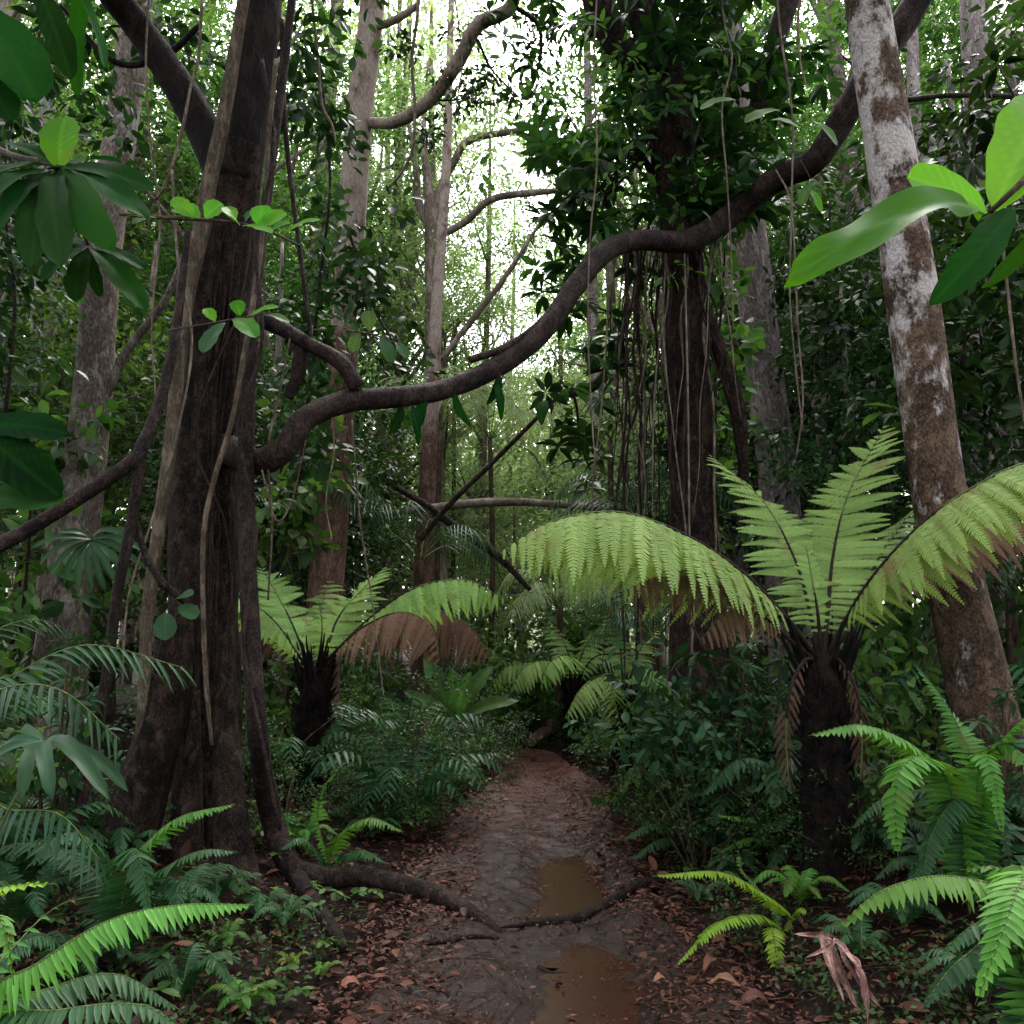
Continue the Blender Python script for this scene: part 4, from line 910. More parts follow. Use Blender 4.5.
d = 5.4
tree_fern('large tree fern with a black trunk and wide arching fronds right of the trail', (822, 662), d, .15, [
    ([(790, 622, d - .1), (745, 575, d - .3), (690, 537, d - .5), (620, 512, d - .65), (550, 522, d - .7), (500, 552, d - .7)], .47, dict(n=34, width=.31, droop=.72, grav=.30, fwd=.12, stalk=.18, tone=.62)),
    ([(797, 632, d + .15), (765, 590, d + .25), (720, 560, d + .3), (660, 545, d + .3), (590, 552, d + .3), (540, 585, d + .3)], .34, dict(n=30, droop=.8, grav=.4, tone=.30, stalk=.3)),
    ([(812, 620, d + .1), (795, 560, d + .25), (762, 500, d + .42), (710, 455, d + .55)], .36, dict(n=34, width=.20, droop=.10, grav=.10, fwd=.12, stalk=.16, tone=.62, roll=.15)),
    ([(828, 610, d + .15), (834, 550, d + .3), (850, 490, d + .42), (886, 425, d + .5)], .37, dict(n=36, width=.20, droop=.08, grav=.08, fwd=.15, stalk=.14, tone=.6, roll=-.12)),
    ([(846, 618, d + .25), (872, 570, d + .6), (905, 520, d + .9), (950, 480, d + 1.1)], .30, dict(n=26, droop=.15, grav=.15, stalk=.2, tone=.45)),
    ([(845, 622, d - .1), (872, 578, d - .3), (915, 530, d - .5), (965, 492, d - .65), (1030, 462, d - .75), (1100, 470, d - .8)], .40, dict(n=34, droop=.78, grav=.28, fwd=.12, stalk=.17, tone=.55)),
    ([(850, 628, d + .1), (890, 585, d + .1), (940, 545, d + .05), (1000, 520, d), (1060, 535, d - .1)], .30, dict(n=30, droop=.85, grav=.35, mat='fern_dead', stalk=.35, tone=.45)),
    ([(792, 630, d - .05), (755, 592, d - .2), (715, 572, d - .3), (670, 570, d - .35), (625, 590, d - .35)], .24, dict(n=24, droop=.95, grav=.4, mat='fern_dead', stalk=.35, tone=.4)),
    ([(790, 640, d - .1), (760, 615, d - .2), (728, 612, d - .3), (700, 640, d - .3)], .16, dict(n=16, droop=.9, grav=.5, mat='fern_dead', stalk=.35, tone=.7)),
    ([(806, 660, d - .1), (790, 690, d - .2), (786, 740, d - .2), (790, 790, d - .2)], .10, dict(n=16, droop=.5, grav=.5, mat='fern_dead', tone=.2, fwd=.7)),
    ([(838, 660, d - .1), (856, 690, d - .15), (862, 740, d - .15), (860, 780, d - .15)], .10, dict(n=16, droop=.5, grav=.5, mat='fern_dead', tone=.1, fwd=.7)),
    ([(818, 615, d - .02), (812, 580, d), (806, 545, d + .05)], .12, dict(n=14, droop=.2, grav=.1, stalk=.25, tone=.8)),
    ([(822, 600, d + .3), (815, 545, d + .7), (810, 510, d + 1.0)], .25, dict(n=20, tone=.3)),
], seed=3)
d = 8.2
tree_fern('smaller tree fern with rusty dead fronds left of the trail', (315, 672), d, .155, [
    ([(303, 650, d + .1), (288, 615, d + .25), (262, 568, d + .45)], .50, dict(n=25, width=.20, droop=.12, grav=.12, stalk=.12, tone=.65, roll=.1)),
    ([(298, 655, d - .1), (275, 622, d - .25), (245, 600, d - .4), (205, 598, d - .5)], .36, dict(n=22, droop=.6, grav=.25, stalk=.2, tone=.5)),
    ([(292, 660, d + .0), (268, 638, d - .1), (238, 632, d - .2), (200, 650, d - .25)], .30, dict(n=20, droop=.9, grav=.3, stalk=.3, mat='fern_dead', tone=.6)),
    ([(328, 645, d + .12), (342, 612, d + .3), (384, 568, d + .5)], .44, dict(n=26, width=.20, droop=.1, grav=.1, stalk=.12, tone=.65, roll=-.1)),
    ([(335, 652, d), (370, 618, d - .15), (415, 588, d - .3), (465, 580, d - .4), (506, 600, d - .45)], .40, dict(n=26, droop=.85, grav=.25, stalk=.18, tone=.65)),
    ([(332, 655, d - .1), (362, 628, d - .35), (400, 612, d - .6), (430, 625, d - .75), (440, 662, d - .8)], .40, dict(n=26, droop=.75, grav=.35, mat='fern_dead', stalk=.2, tone=.6)),
    ([(340, 655, d + .1), (385, 622, d + .1), (430, 610, d + .05), (468, 625, d), (492, 660, d)], .38, dict(n=28, droop=.8, grav=.4, mat='fern_dead', stalk=.25, tone=.42)),
    ([(315, 640, d + .3), (322, 605, d + .6), (330, 580, d + .8)], .3, dict(n=16, tone=.35)),
    ([(320, 650, d - .1), (322, 625, d - .15), (318, 600, d - .15)], .14, dict(n=12, tone=.8, stalk=.2)),
], seed=4)

# ================================================================== SWORD FERNS
def fern(label, root, fronds, mat='sword_fern', ln=.10, seed=1, n=32, width=None, group=None):
    """root = world point; fronds = list of pixel/depth polylines leaving it"""
    root = np.asarray(root, float)
    t = thing('fern', label, 'fern', root, group)
    for i, fr in enumerate(fronds):
        pts, kw = (fr if isinstance(fr, tuple) else (fr, {})); kw = dict(kw)
        q = [root + [0, 0, .0]] + [P(*p) for p in pts]
        if kw.pop('free', False): q = q[1:]
        mb = MB(); a = dict(n=n, width=width, mode='simple', stalk=.10, droop=.32, grav=.18, fwd=.2, prof=prof_sw, rad=.0045, seed=seed * 13 + i, tone=.5, length=ln, tvar=.08); mt = kw.pop('mat', mat); a.update(kw); a['n'] = int(a['n'] * 1.45)
        frond(mb, q, **a)
        mb.build('frond', [M[mt], M['stalk_green']], t)
    return t

# right side, big fern
rt = P(962, 800, 4.4); rt[2] = float(H(rt[0], rt[1])) + .02
fern('large green fern with arching fronds under the white blotched trunk', rt, [
    ([(955, 790, 4.4), (930, 760, 4.3), (900, 738, 4.2), (858, 725, 4.1), (808, 736, 4.0)], dict(droop=.5, n=34)),
    ([(950, 790, 4.3), (925, 760, 4.15), (900, 762, 4.0), (893, 800, 3.95), (898, 856, 3.95)], dict(ln=.13, length=.14, droop=.15, n=32)) if False else ([(950, 790, 4.3), (925, 758, 4.15), (902, 768, 4.0), (895, 805, 3.95), (898, 858, 3.95)], dict(length=.15, droop=.15, n=32)),
    ([(972, 770, 4.45), (960, 730, 4.55), (940, 695, 4.6), (914, 664, 4.65)], dict(length=.12, n=36, tone=.35, roll=.3)),
    ([(985, 770, 4.4), (998, 745, 4.3), (1030, 715, 4.2), (1075, 705, 4.1)], dict(n=30)),
    ([(978, 775, 4.3), (982, 755, 4.2), (993, 775, 4.1), (1003, 838, 4.05)], dict(length=.085, n=30, droop=.2)),
    ([(985, 765, 4.35), (1005, 745, 4.3), (1030, 765, 4.2), (1045, 800, 4.2)], dict(n=26)),
    ([(950, 800, 4.5), (920, 790, 4.6), (880, 800, 4.6), (850, 830, 4.6)], dict(mat='fern_deep', n=28)),
    ([(965, 810, 4.3), (950, 805, 4.2), (930, 840, 4.15), (922, 890, 4.1)], dict(mat='fern_deep', n=28)),
    ([(985, 800, 4.5), (1000, 820, 4.4), (1010, 860, 4.35)], dict(mat='fern_deep', n=22)),
], ln=.125, seed=2)
# lower right corner fern, nearest
rt = P(1030, 925, 2.9); rt[2] = float(H(rt[0], rt[1])) + .05
fern('nearest dark green fern in the lower right corner, fronds spread left and down', rt, [
    ([(1022, 895, 2.85), (985, 882, 2.75), (935, 876, 2.65), (880, 892, 2.6), (836, 930, 2.58)], dict(length=.115, droop=.6, n=36, tone=.5)),
    ([(1030, 890, 2.8), (1020, 885, 2.6), (1005, 925, 2.45), (975, 1005, 2.4)], dict(length=.13, n=34, droop=.1, tone=.55)),
    ([(1030, 890, 2.9), (1000, 868, 3.0), (960, 870, 3.1)], dict(length=.09, n=22, tone=.4)),
    ([(1045, 880, 2.9), (1040, 868, 2.9), (1060, 900, 2.8)], dict(n=22)),
    ([(1010, 925, 2.9), (975, 925, 2.9), (935, 960, 2.9)], dict(length=.10, n=26, mat='fern_deep')),
    ([(1010, 945, 2.9), (960, 960, 2.85), (920, 1010, 2.8)], dict(length=.10, n=26, mat='fern_deep', tone=.3)),
], mat='sword_fern', ln=.12, seed=3)
# lime fern
rt = G(782, 934)
fern('small bright lime fern growing from the leaf litter right of the trail', rt, [
    ([(788, 915, rt[1]), (765, 895, rt[1] - .1), (720, 872, rt[1] - .2), (652, 876, rt[1] - .3)], dict(droop=.35, n=34)),
    ([(775, 925, rt[1] - .05), (755, 915, rt[1] - .2), (715, 925, rt[1] - .35), (675, 967, rt[1] - .4)], dict(droop=.25, n=30)),
    ([(776, 932, rt[1] - .1), (773, 930, rt[1] - .25), (776, 955, rt[1] - .38), (781, 996, rt[1] - .4)], dict(n=20, droop=.15, length=.062)),
    ([(790, 920, rt[1]), (800, 908, rt[1] - .05), (805, 915, rt[1] - .1)], dict(n=14, length=.05)),
    ([(772, 905, rt[1] + .1), (742, 870, rt[1] + .15), (738, 850, rt[1] + .2)], dict(n=16, length=.03, tone=.4, mat='sword_fern')),
], mat='fern_lime', ln=.075, seed=4)
rt = G(838, 822)
fern('pale tipped fern in front of the large tree fern trunk', rt, [
    ([(830, 795, rt[1] - .1), (815, 778, rt[1] - .2), (785, 775, rt[1] - .3), (755, 788, rt[1] - .35)], dict(n=24)),
    ([(835, 795, rt[1] - .15), (822, 782, rt[1] - .35), (810, 795, rt[1] - .5), (812, 824, rt[1] - .55)], dict(n=22, tone=.65)),
    ([(825, 805, rt[1]), (800, 800, rt[1] - .1), (770, 805, rt[1] - .15), (756, 815, rt[1] - .2)], dict(n=20)),
    ([(845, 790, rt[1] - .1), (870, 780, rt[1] - .2), (885, 800, rt[1] - .3)], dict(n=20, mat='fern_deep')),
], ln=.10, seed=5)
rt = G(780, 858)
fern('low yellowish fern on the bank between the lime fern and the tree fern trunk', rt, [
    ([(770, 840, rt[1] - .05), (750, 820, rt[1] - .1), (715, 815, rt[1] - .2)], dict(n=22, tone=.5)),
    ([(775, 845, rt[1] - .05), (750, 838, rt[1] - .15), (722, 850, rt[1] - .2)], dict(n=20, tone=.3)),
    ([(788, 845, rt[1]), (805, 835, rt[1]), (825, 850, rt[1] - .1)], dict(n=20, mat='fern_deep')),
    ([(782, 850, rt[1] - .1), (778, 850, rt[1] - .2), (765, 880, rt[1] - .3)], dict(n=18, mat='fern_deep')),
], ln=.08, seed=6)
rt = G(690, 850)
fern('flat dusky fern leaning over the right edge of the trail', rt, [
    ([(675, 830, rt[1] - .1), (650, 825, rt[1] - .2), (622, 840, rt[1] - .3)], dict(n=24)),
    ([(680, 838, rt[1] - .1), (655, 842, rt[1] - .3), (632, 860, rt[1] - .4)], dict(n=22)),
    ([(700, 830, rt[1]), (720, 822, rt[1]), (740, 835, rt[1])], dict(n=20)),
], mat='fern_deep', ln=.10, seed=7)

# left side
rt = P(-40, 1040, 2.55); rt[2] = float(H(rt[0], rt[1]))
fern('bright green fern sweeping across the lower left corner', rt, [
    ([(-20, 1010, 2.5), (40, 962, 2.5), (110, 920, 2.55), (180, 905, 2.6), (255, 905, 2.65)], dict(length=.125, droop=.55, n=44, tone=.72)),
    ([(-30, 960, 2.5), (-20, 900, 2.5), (20, 885, 2.45), (56, 884, 2.45)], dict(length=.07, n=26, mat='fern_lime', tone=.5)),
    ([(-30, 990, 2.4), (-10, 920, 2.4), (5, 930, 2.3), (14, 985, 2.3)], dict(length=.07, n=26, tone=.5)),
    ([(-10, 1025, 2.6), (60, 985, 2.7), (120, 975, 2.75), (180, 1010, 2.8)], dict(length=.12, n=36, mat='fern_deep', tone=.75)),
    ([(-10, 1030, 2.5), (60, 1010, 2.4), (140, 1005, 2.4), (190, 1035, 2.4)], dict(length=.11, n=34, mat='fern_deep', tone=.6)),
    ([(-20, 1000, 2.8), (20, 940, 3.0), (60, 905, 3.2), (100, 895, 3.3)], dict(length=.05, n=10, tone=.35, width=.5)),
], ln=.11, seed=8)
rt = P(120, 900, 4.1); rt[2] = float(H(rt[0], rt[1]))
fern('shaded green fern at the foot of the big forked tree', rt, [
    ([(130, 868, 4.1), (155, 835, 4.1), (185, 815, 4.05), (236, 804, 4.0)], dict(droop=.35, n=34, mat='sword_fern', tone=.35)),
    ([(140, 890, 4.0), (175, 862, 3.9), (205, 850, 3.85), (238, 852, 3.8)], dict(n=30)),
    ([(110, 870, 4.1), (90, 840, 4.0), (60, 835, 3.9), (25, 870, 3.8)], dict(n=30)),
    ([(125, 880, 4.0), (130, 850, 3.9), (140, 860, 3.8), (150, 920, 3.75)], dict(n=26)),
    ([(100, 880, 4.2), (60, 850, 4.2), (10, 845, 4.2), (-30, 870, 4.2)], dict(n=30)),
    ([(135, 890, 4.1), (180, 880, 4.0), (215, 895, 3.9)], dict(n=24)),
], mat='fern_deep', ln=.12, seed=9)
rt = G(330, 872)
fern('light green fern left of the trail behind the long woody stem', rt, [
    ([(332, 850, rt[1]), (345, 830, rt[1] - .1), (372, 818, rt[1] - .2), (404, 832, rt[1] - .3)], dict(n=26, tone=.35)),
    ([(325, 850, rt[1]), (318, 820, rt[1]), (322, 790, rt[1]), (338, 770, rt[1])], dict(n=18, length=.07, tone=.5)),
    ([(320, 855, rt[1]), (300, 838, rt[1] - .1), (280, 850, rt[1] - .2)], dict(n=20, mat='fern_deep')),
    ([(335, 862, rt[1]), (360, 850, rt[1] - .2), (385, 862, rt[1] - .3)], dict(n=20, mat='fern_deep', tone=.8)),
], ln=.10, seed=10)
r = np.random.default_rng(31)
def small_fern(label, px, py, rad, mat, seed, n=6, group=None, tone=.5):
    rt = G(px, py); t = thing('fern', label, 'fern', rt, group); rr = np.random.default_rng(seed)
    for k in range(n):
        a = 2 * PI * k / n + rr.uniform(-.4, .4); L = rad * rr.uniform(.7, 1.2); o = np.array([math.cos(a), math.sin(a), 0])
        q = [rt, rt + o * L * .3 + [0, 0, L * .55], rt + o * L * .7 + [0, 0, L * .7], rt + o * L * 1.1 + [0, 0, L * .42]]
        mb = MB(); frond(mb, q, n=28, length=L * .26, width=None, droop=.3, grav=.15, prof=prof_sw, rad=.003, seed=seed * 7 + k, tone=tone); mb.build('frond', [M[mat], M['stalk_green']], t)
    return t
small_fern('small fern under the tip of the lower left frond', 225, 950, .16, 'sword_fern', 3, tone=.3)
small_fern('small pinnate seedling fern by the litter left of the trail', 290, 968, .10, 'fern_lime', 4, 5, tone=.1)
small_fern('tiny fern left of the forked root', 322, 978, .09, 'sword_fern', 5, 5)
small_fern('ferny tuft at the base of the long woody stem', 262, 918, .20, 'fern_deep', 6, tone=.8)
small_fern('ferny clump on the bank behind the right hand root', 700, 905, .16, 'fern_deep', 7, tone=.4)
small_fern('dim fern at the lower right below the big fern', 905, 930, .28, 'fern_deep', 8, 7)
small_fern('dim fern beside the dry pink sheath', 862, 960, .2, 'fern_deep', 9, 6, tone=.6)

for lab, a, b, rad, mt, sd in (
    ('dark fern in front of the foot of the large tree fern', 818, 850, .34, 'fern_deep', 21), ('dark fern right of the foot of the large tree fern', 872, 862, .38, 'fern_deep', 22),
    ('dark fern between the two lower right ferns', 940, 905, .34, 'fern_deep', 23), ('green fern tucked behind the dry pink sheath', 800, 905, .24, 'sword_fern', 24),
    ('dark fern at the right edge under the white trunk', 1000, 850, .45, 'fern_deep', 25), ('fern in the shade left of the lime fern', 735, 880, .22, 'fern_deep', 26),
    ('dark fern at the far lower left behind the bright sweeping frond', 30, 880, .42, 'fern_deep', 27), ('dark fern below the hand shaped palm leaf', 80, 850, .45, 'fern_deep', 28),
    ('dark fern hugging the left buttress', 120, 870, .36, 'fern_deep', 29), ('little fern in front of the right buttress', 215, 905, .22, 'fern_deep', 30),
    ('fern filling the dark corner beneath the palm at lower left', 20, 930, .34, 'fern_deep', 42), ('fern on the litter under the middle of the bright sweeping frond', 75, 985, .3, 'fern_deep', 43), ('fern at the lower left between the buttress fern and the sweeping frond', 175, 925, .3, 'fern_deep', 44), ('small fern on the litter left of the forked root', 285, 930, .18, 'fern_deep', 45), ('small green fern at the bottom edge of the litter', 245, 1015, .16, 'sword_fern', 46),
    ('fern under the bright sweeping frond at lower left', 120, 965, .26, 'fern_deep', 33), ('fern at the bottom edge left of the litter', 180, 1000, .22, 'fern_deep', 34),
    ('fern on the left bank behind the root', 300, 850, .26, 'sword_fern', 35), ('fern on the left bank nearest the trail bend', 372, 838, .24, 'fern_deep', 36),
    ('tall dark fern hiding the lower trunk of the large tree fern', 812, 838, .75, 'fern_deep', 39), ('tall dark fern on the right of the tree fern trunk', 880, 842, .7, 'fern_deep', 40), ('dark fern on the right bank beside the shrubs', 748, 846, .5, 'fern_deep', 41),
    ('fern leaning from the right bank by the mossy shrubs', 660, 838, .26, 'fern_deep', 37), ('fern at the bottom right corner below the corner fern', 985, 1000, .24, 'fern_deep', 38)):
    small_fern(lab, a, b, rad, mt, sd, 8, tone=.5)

# dry curled sheath on the bank, lower right
pt = P(833, 938, 3.2); pt[2] = max(pt[2], float(H(pt[0], pt[1])) + .08)
t = thing('dry_leaf_sheath', 'dry pinkish torn palm sheath hanging below the lower right fern', 'sheath', pt)
rs_ = np.random.default_rng(5)
for k, (x0, y0, x1, y1, wd, dz) in enumerate(((828, 936, 852, 998, .030, 0), (835, 940, 872, 1020, .024, -.05), (822, 938, 838, 985, .026, .02), (830, 938, 800, 934, .02, .0), (840, 946, 880, 1008, .018, .04), (830, 940, 858, 1010, .016, -.03), (826, 940, 843, 1000, .014, -.06), (838, 944, 866, 990, .022, .03), (834, 938, 812, 956, .014, .02))):
    a = P(x0, y0, 3.2 + dz); b2 = P(x1, y1, 3.05 + dz)
    mb = MB(); bigleaf(mb, a, b2, wd, (rs_.normal() * .8, -1, .4), bend=.12 + rs_.normal() * .05, fold=.9, wave=.03, tone=rs_.uniform(.1, .8), seed=k, a=.35, b=.5); mb.build('strip', M['bark_litter'], t)

# ================================================================== PALMS
def palm_frond(mb, ctrl, n=24, length=.4, width=.07, **kw):
    a = dict(droop=.35, grav=.35, fwd=.5, stalk=.25, rad=.008, tvar=.12, prof=lambda t: np.minimum(1, .6 + t * 2) * (1 - .55 * t ** 2)); a.update(kw)
    frond(mb, ctrl, n=n, length=length, width=width, **a)

def palm(label, root, fronds, mat='palm', seed=1, group=None, name='palm', **kw):
    root = np.asarray(root, float); t = thing(name, label, 'palm', root, group)
    for i, pts in enumerate(fronds):
        q = [root] + [P(*p) for p in pts]
        mb = MB(); palm_frond(mb, q, seed=seed * 9 + i, **kw); mb.build('frond', [M[mat], M['stalk_green']], t)
    return t
rt = P(-70, 800, 3.7); rt[2] = float(H(rt[0], rt[1]))
palm('low palm with feathery fronds at the left edge by the forked tree', rt, [
    [(-40, 720, 3.7), (20, 672, 3.8), (90, 645, 3.9), (185, 668, 4.0)],
    [(-50, 730, 3.7), (0, 690, 3.6), (60, 690, 3.5), (120, 740, 3.5)],
    [(-60, 700, 4.6), (-20, 640, 4.9), (40, 620, 5.2), (100, 650, 5.4)],
    [(-40, 800, 3.5), (10, 810, 3.4), (60, 815, 3.3), (100, 860, 3.3)]], mat='palm', seed=2, length=.26, width=.10, n=30)
# blade-fan leaf
def fan(label, hub, d, tips, w, mat, stem_to, name='fan_palm', group=None, nh=(0, -.6, 1)):
    h = P(*hub, d); rt = np.asarray(stem_to, float)
    t = thing(name, label, 'palm', rt, group)
    mb = MB(); tube(mb, [rt, (rt + h) / 2 + [0, 0, .08], h], [.008, .006, .005], n=16, sides=6); st = mb.build('stalk', M['stalk_green'], t)
    for k, (x, y, dd) in enumerate(tips):
        mb = MB(); bigleaf(mb, h, P(x, y, dd), w, nh, bend=.16, fold=.35, a=.5, b=.35, wave=.008, tone=.4 + .1 * (k % 3), seed=k, nt=10, ns=5); mb.build('leaflet', M[mat], t)
    return t
rt = P(-60, 830, 3.3); rt[2] = float(H(rt[0], rt[1]))
fan('hand shaped palm leaf drooping at the left edge below the feathery palm', (45, 743), 3.3, [(-25, 770, 3.2), (-8, 752, 3.3), (20, 792, 3.0), (50, 790, 2.95), (108, 790, 3.0), (96, 768, 3.1), (130, 786, 3.3), (82, 748, 3.5), (10, 745, 3.6)], .052, 'blue_leaf', rt)
rt = P(60, 700, 7.2); rt[2] = float(H(rt[0], rt[1]))
fan('shiny fan palm leaf in front of the pale leaning trunk', (92, 540), 7.0, [(x, y, 6.8) for x, y in ((30, 545), (38, 560), (48, 575), (62, 582), (76, 588), (90, 590), (104, 590), (118, 585), (132, 578), (145, 565), (150, 550), (60, 530), (125, 530))], .055, 'blue_leaf', rt, nh=(0, -.9, .6))
# middle-distance palms
def wild_palm(label, root_px, d, crown_px, n, L, seed, mat='palm', group=None, length=.4, width=.06, up=.5):
    rr = np.random.default_rng(seed); c = P(*crown_px, d); b = np.array([c[0], c[1], float(H(c[0], c[1]))])
    t = thing('palm', label, 'palm', b, group)
    mb = MB(); tube(mb, [b - [0, 0, .05], (b + c) / 2 + rr.normal(size=3) * .03, c], [.07, .05, .045], n=16, sides=8, rough=.08, seed=seed); mb.build('trunk', M['stalk_brown'], t)
    for k in range(n):
        a = 2 * PI * k / n + rr.uniform(-.3, .3); o = np.array([math.cos(a), math.sin(a), 0]); l = L * rr.uniform(.8, 1.15); e = up + rr.uniform(-.25, .35)
        q = [c, c + o * l * .35 + [0, 0, l * e * .7], c + o * l * .75 + [0, 0, l * e * .75], c + o * l * 1.05 + [0, 0, l * (e * .4 - .15)]]
        mb = MB(); palm_frond(mb, q, n=18, length=length, width=width, seed=seed * 5 + k, tone=rr.uniform(.3, .7), rad=.01); mb.build('frond', [M[mat], M['stalk_green']], t)
    return t
wild_palm('blue green palm under the arching vine behind the smaller tree fern', None, 11.5, (420, 560), 9, 1.15, 1, 'palm')
wild_palm('dark palm left of the slim reddish trunk', None, 10.5, (290, 520), 9, 1.1, 2, 'palm')
wild_palm('pale sunlit palm in the far gap under the arching vine', None, 17, (490, 440), 11, 1.8, 3, 'palm_far', length=.6)
wild_palm('pale palm left of the far gap', None, 16, (440, 430), 9, 1.6, 4, 'palm_far', length=.55)
wild_palm('grey green palm over the far bend of the trail', None, 13, (560, 610), 10, .95, 5, 'palm_far', length=.4)
wild_palm('dark palm behind the arching frond of the large tree fern', None, 11, (640, 520), 9, 1.1, 6, 'palm')
wild_palm('young palm beside the draped tree', None, 9.2, (655, 640), 8, .8, 7, 'palm', length=.32)
wild_palm('shaded palm right of the white blotched trunk', None, 7.8, (1010, 590), 9, 1.1, 8, 'palm')
wild_palm('dim palm behind the pale leaning trunk', None, 12, (20, 560), 9, 1.3, 9, 'palm')
wild_palm('small palm between the forked tree and the smaller tree fern', None, 11, (262, 600), 8, .9, 10, 'palm')
wild_palm('tall thin palm high in the far gap left of the sky', None, 20, (455, 330), 10, 1.6, 11, 'palm_far', length=.5)
wild_palm('green palm right of the far gap behind the hanging roots', None, 14, (610, 440), 9, 1.5, 12, 'palm_far', length=.45)

# small ferns/tree ferns at the bend
d = 12.2
tree_fern('little pale tree fern at the far bend of the trail', (572, 690), d, .10, [
    ([(560, 668, d - .1), (545, 660, d - .3), (524, 668, d - .4), (510, 690, d - .4)], .34, dict(n=18, droop=.7, tone=.6)),
    ([(575, 665, d - .1), (565, 655, d - .4), (548, 665, d - .6), (540, 688, d - .6)], .36, dict(n=18, droop=.5, tone=.75)),
    ([(585, 668, d), (600, 655, d), (625, 660, d), (640, 680, d)], .34, dict(n=18, droop=.6, tone=.4)),
    ([(570, 660, d + .2), (560, 635, d + .4), (550, 620, d + .5)], .3, dict(n=16, tone=.5)),
    ([(580, 660, d + .2), (592, 635, d + .4), (606, 622, d + .5)], .3, dict(n=16, tone=.5)),
    ([(560, 672, d), (535, 662, d), (505, 668, d), (490, 690, d)], .3, dict(n=18, droop=.7, tone=.4))], seed=9)
d = 8.6
tree_fern('young tree fern drooping over the right side of the trail', (622, 700), d, .08, [
    ([(612, 680, d - .1), (600, 676, d - .3), (580, 690, d - .5), (565, 718, d - .6)], .22, dict(n=20, droop=.7, tone=.6)),
    ([(630, 678, d - .1), (645, 668, d - .2), (665, 678, d - .3), (685, 705, d - .3)], .2, dict(n=18, droop=.7, tone=.4)),
    ([(622, 670, d + .1), (618, 640, d + .3), (606, 615, d + .4)], .2, dict(n=16, tone=.35)),
    ([(632, 672, d + .1), (642, 645, d + .3), (658, 630, d + .4)], .2, dict(n=16, tone=.3)),
    ([(615, 685, d - .2), (612, 690, d - .5), (620, 725, d - .6)], .18, dict(n=14, droop=.5, tone=.3))], seed=10)

# broad-leaf plant with a stem by the bend
def broad_plant(label, root, tops, mat, w, seed=1, name='broad_leaf_plant', cat='plant', group=None, ns=7, stem_r=.012):
    root = np.asarray(root, float); t = thing(name, label, cat, root, group)
    hub = np.mean([P(*a) for a, b in tops], 0)
    mb = MB(); tube(mb, [root, hub * .6 + root * .4, hub], [stem_r * 1.5, stem_r, stem_r * .8], n=14, sides=7); mb.build('stem', M['stalk_green'], t)
    for k, (a, b) in enumerate(tops):
        mb = MB(); bigleaf(mb, P(*a), P(*b), w * (.8 + .3 * ((k * 37) % 10) / 10), (0, -.7, .8), bend=.1, fold=.3, tone=.35 + .1 * (k % 4), seed=seed + k, ns=ns); mb.build('leaf', M[mat], t)
    return t
b0 = P(455, 745, 10.6); b0[2] = float(H(b0[0], b0[1]))
broad_plant('banana like plant with broad upright leaves left of the far bend', b0, [((455, 725, 10.6), (452, 668, 10.5)), ((456, 724, 10.5), (470, 672, 10.3)), ((452, 728, 10.6), (405, 690, 10.5)), ((458, 724, 10.5), (518, 698, 10.2)), ((452, 724, 10.7), (425, 655, 10.8)), ((458, 722, 10.8), (490, 665, 10.9))], 'leaf_mid', .24, 3, stem_r=.05)

# ================================================================== FOREGROUND LEAVES ON SAPLINGS
def sapling(label, stem, rad, lv, mats, seed=1, group=None, to_ground=None):
    q = [P(*p) for p in stem]; t = thing('sapling_branch', label, 'branch', q[0], group)
    mb = MB(); tube(mb, q, np.linspace(rad, rad * .5, len(q)), n=24, sides=8, rough=.05, seed=seed); mb.build('twig', M['stalk_brown'], t)
    for k, l in enumerate(lv):
        a, b, wd = l[:3]; kw = dict(l[3]) if len(l) > 3 else {}
        mt = kw.pop('mat', mats)
        mb = MB(); bigleaf(mb, P(*a), P(*b), pxm(wd, a[2]), kw.pop('nh', (0, -.7, .8)), seed=seed + k, **{**dict(bend=.06, fold=.2, wave=.012, tone=.5, a=.9, b=.55), **kw}); mb.build('leaf', M[mt], t)
    return t
d = 1.9
sapling('sapling branch with big glowing green leaves reaching in at the upper right', [(1130, 60, 2.3), (1060, 140, 2.05), (1024, 180, d), (990, 212, d)], .012, [
    ((988, 212, d), (908, 176, d - .05), 52, dict(nh=(.2, -1, .25), mat='leaf_vivid', tone=.55, a=.8, b=.45, bend=.04)),
    ((992, 212, d), (1048, 92, d + .1), 74, dict(nh=(-.1, -1, .2), mat='leaf_vivid', tone=.5, a=.75, b=.5, bend=.03)),
    ((984, 213, d), (797, 262, d - .35), 42, dict(nh=(.05, -1, .5), mat='leaf_wet', tone=.45, a=.8, b=.5, bend=.10, wave=.022, nt=34, ns=13)),
    ((1012, 208, d), (935, 302, d - .1), 40, dict(nh=(.5, -1, .3), mat='leaf_shade', tone=.5, a=.8, b=.7)),
    ((1040, 215, d + .1), (985, 290, d + .3), 36, dict(nh=(.2, -1, .4), mat='leaf_shade', tone=.7)),
    ((1050, 150, d + .1), (1090, 250, d), 60, dict(mat='leaf_shade')),
], 'leaf_vivid', 5)
d = 2.6
R1 = (60, 168, d)
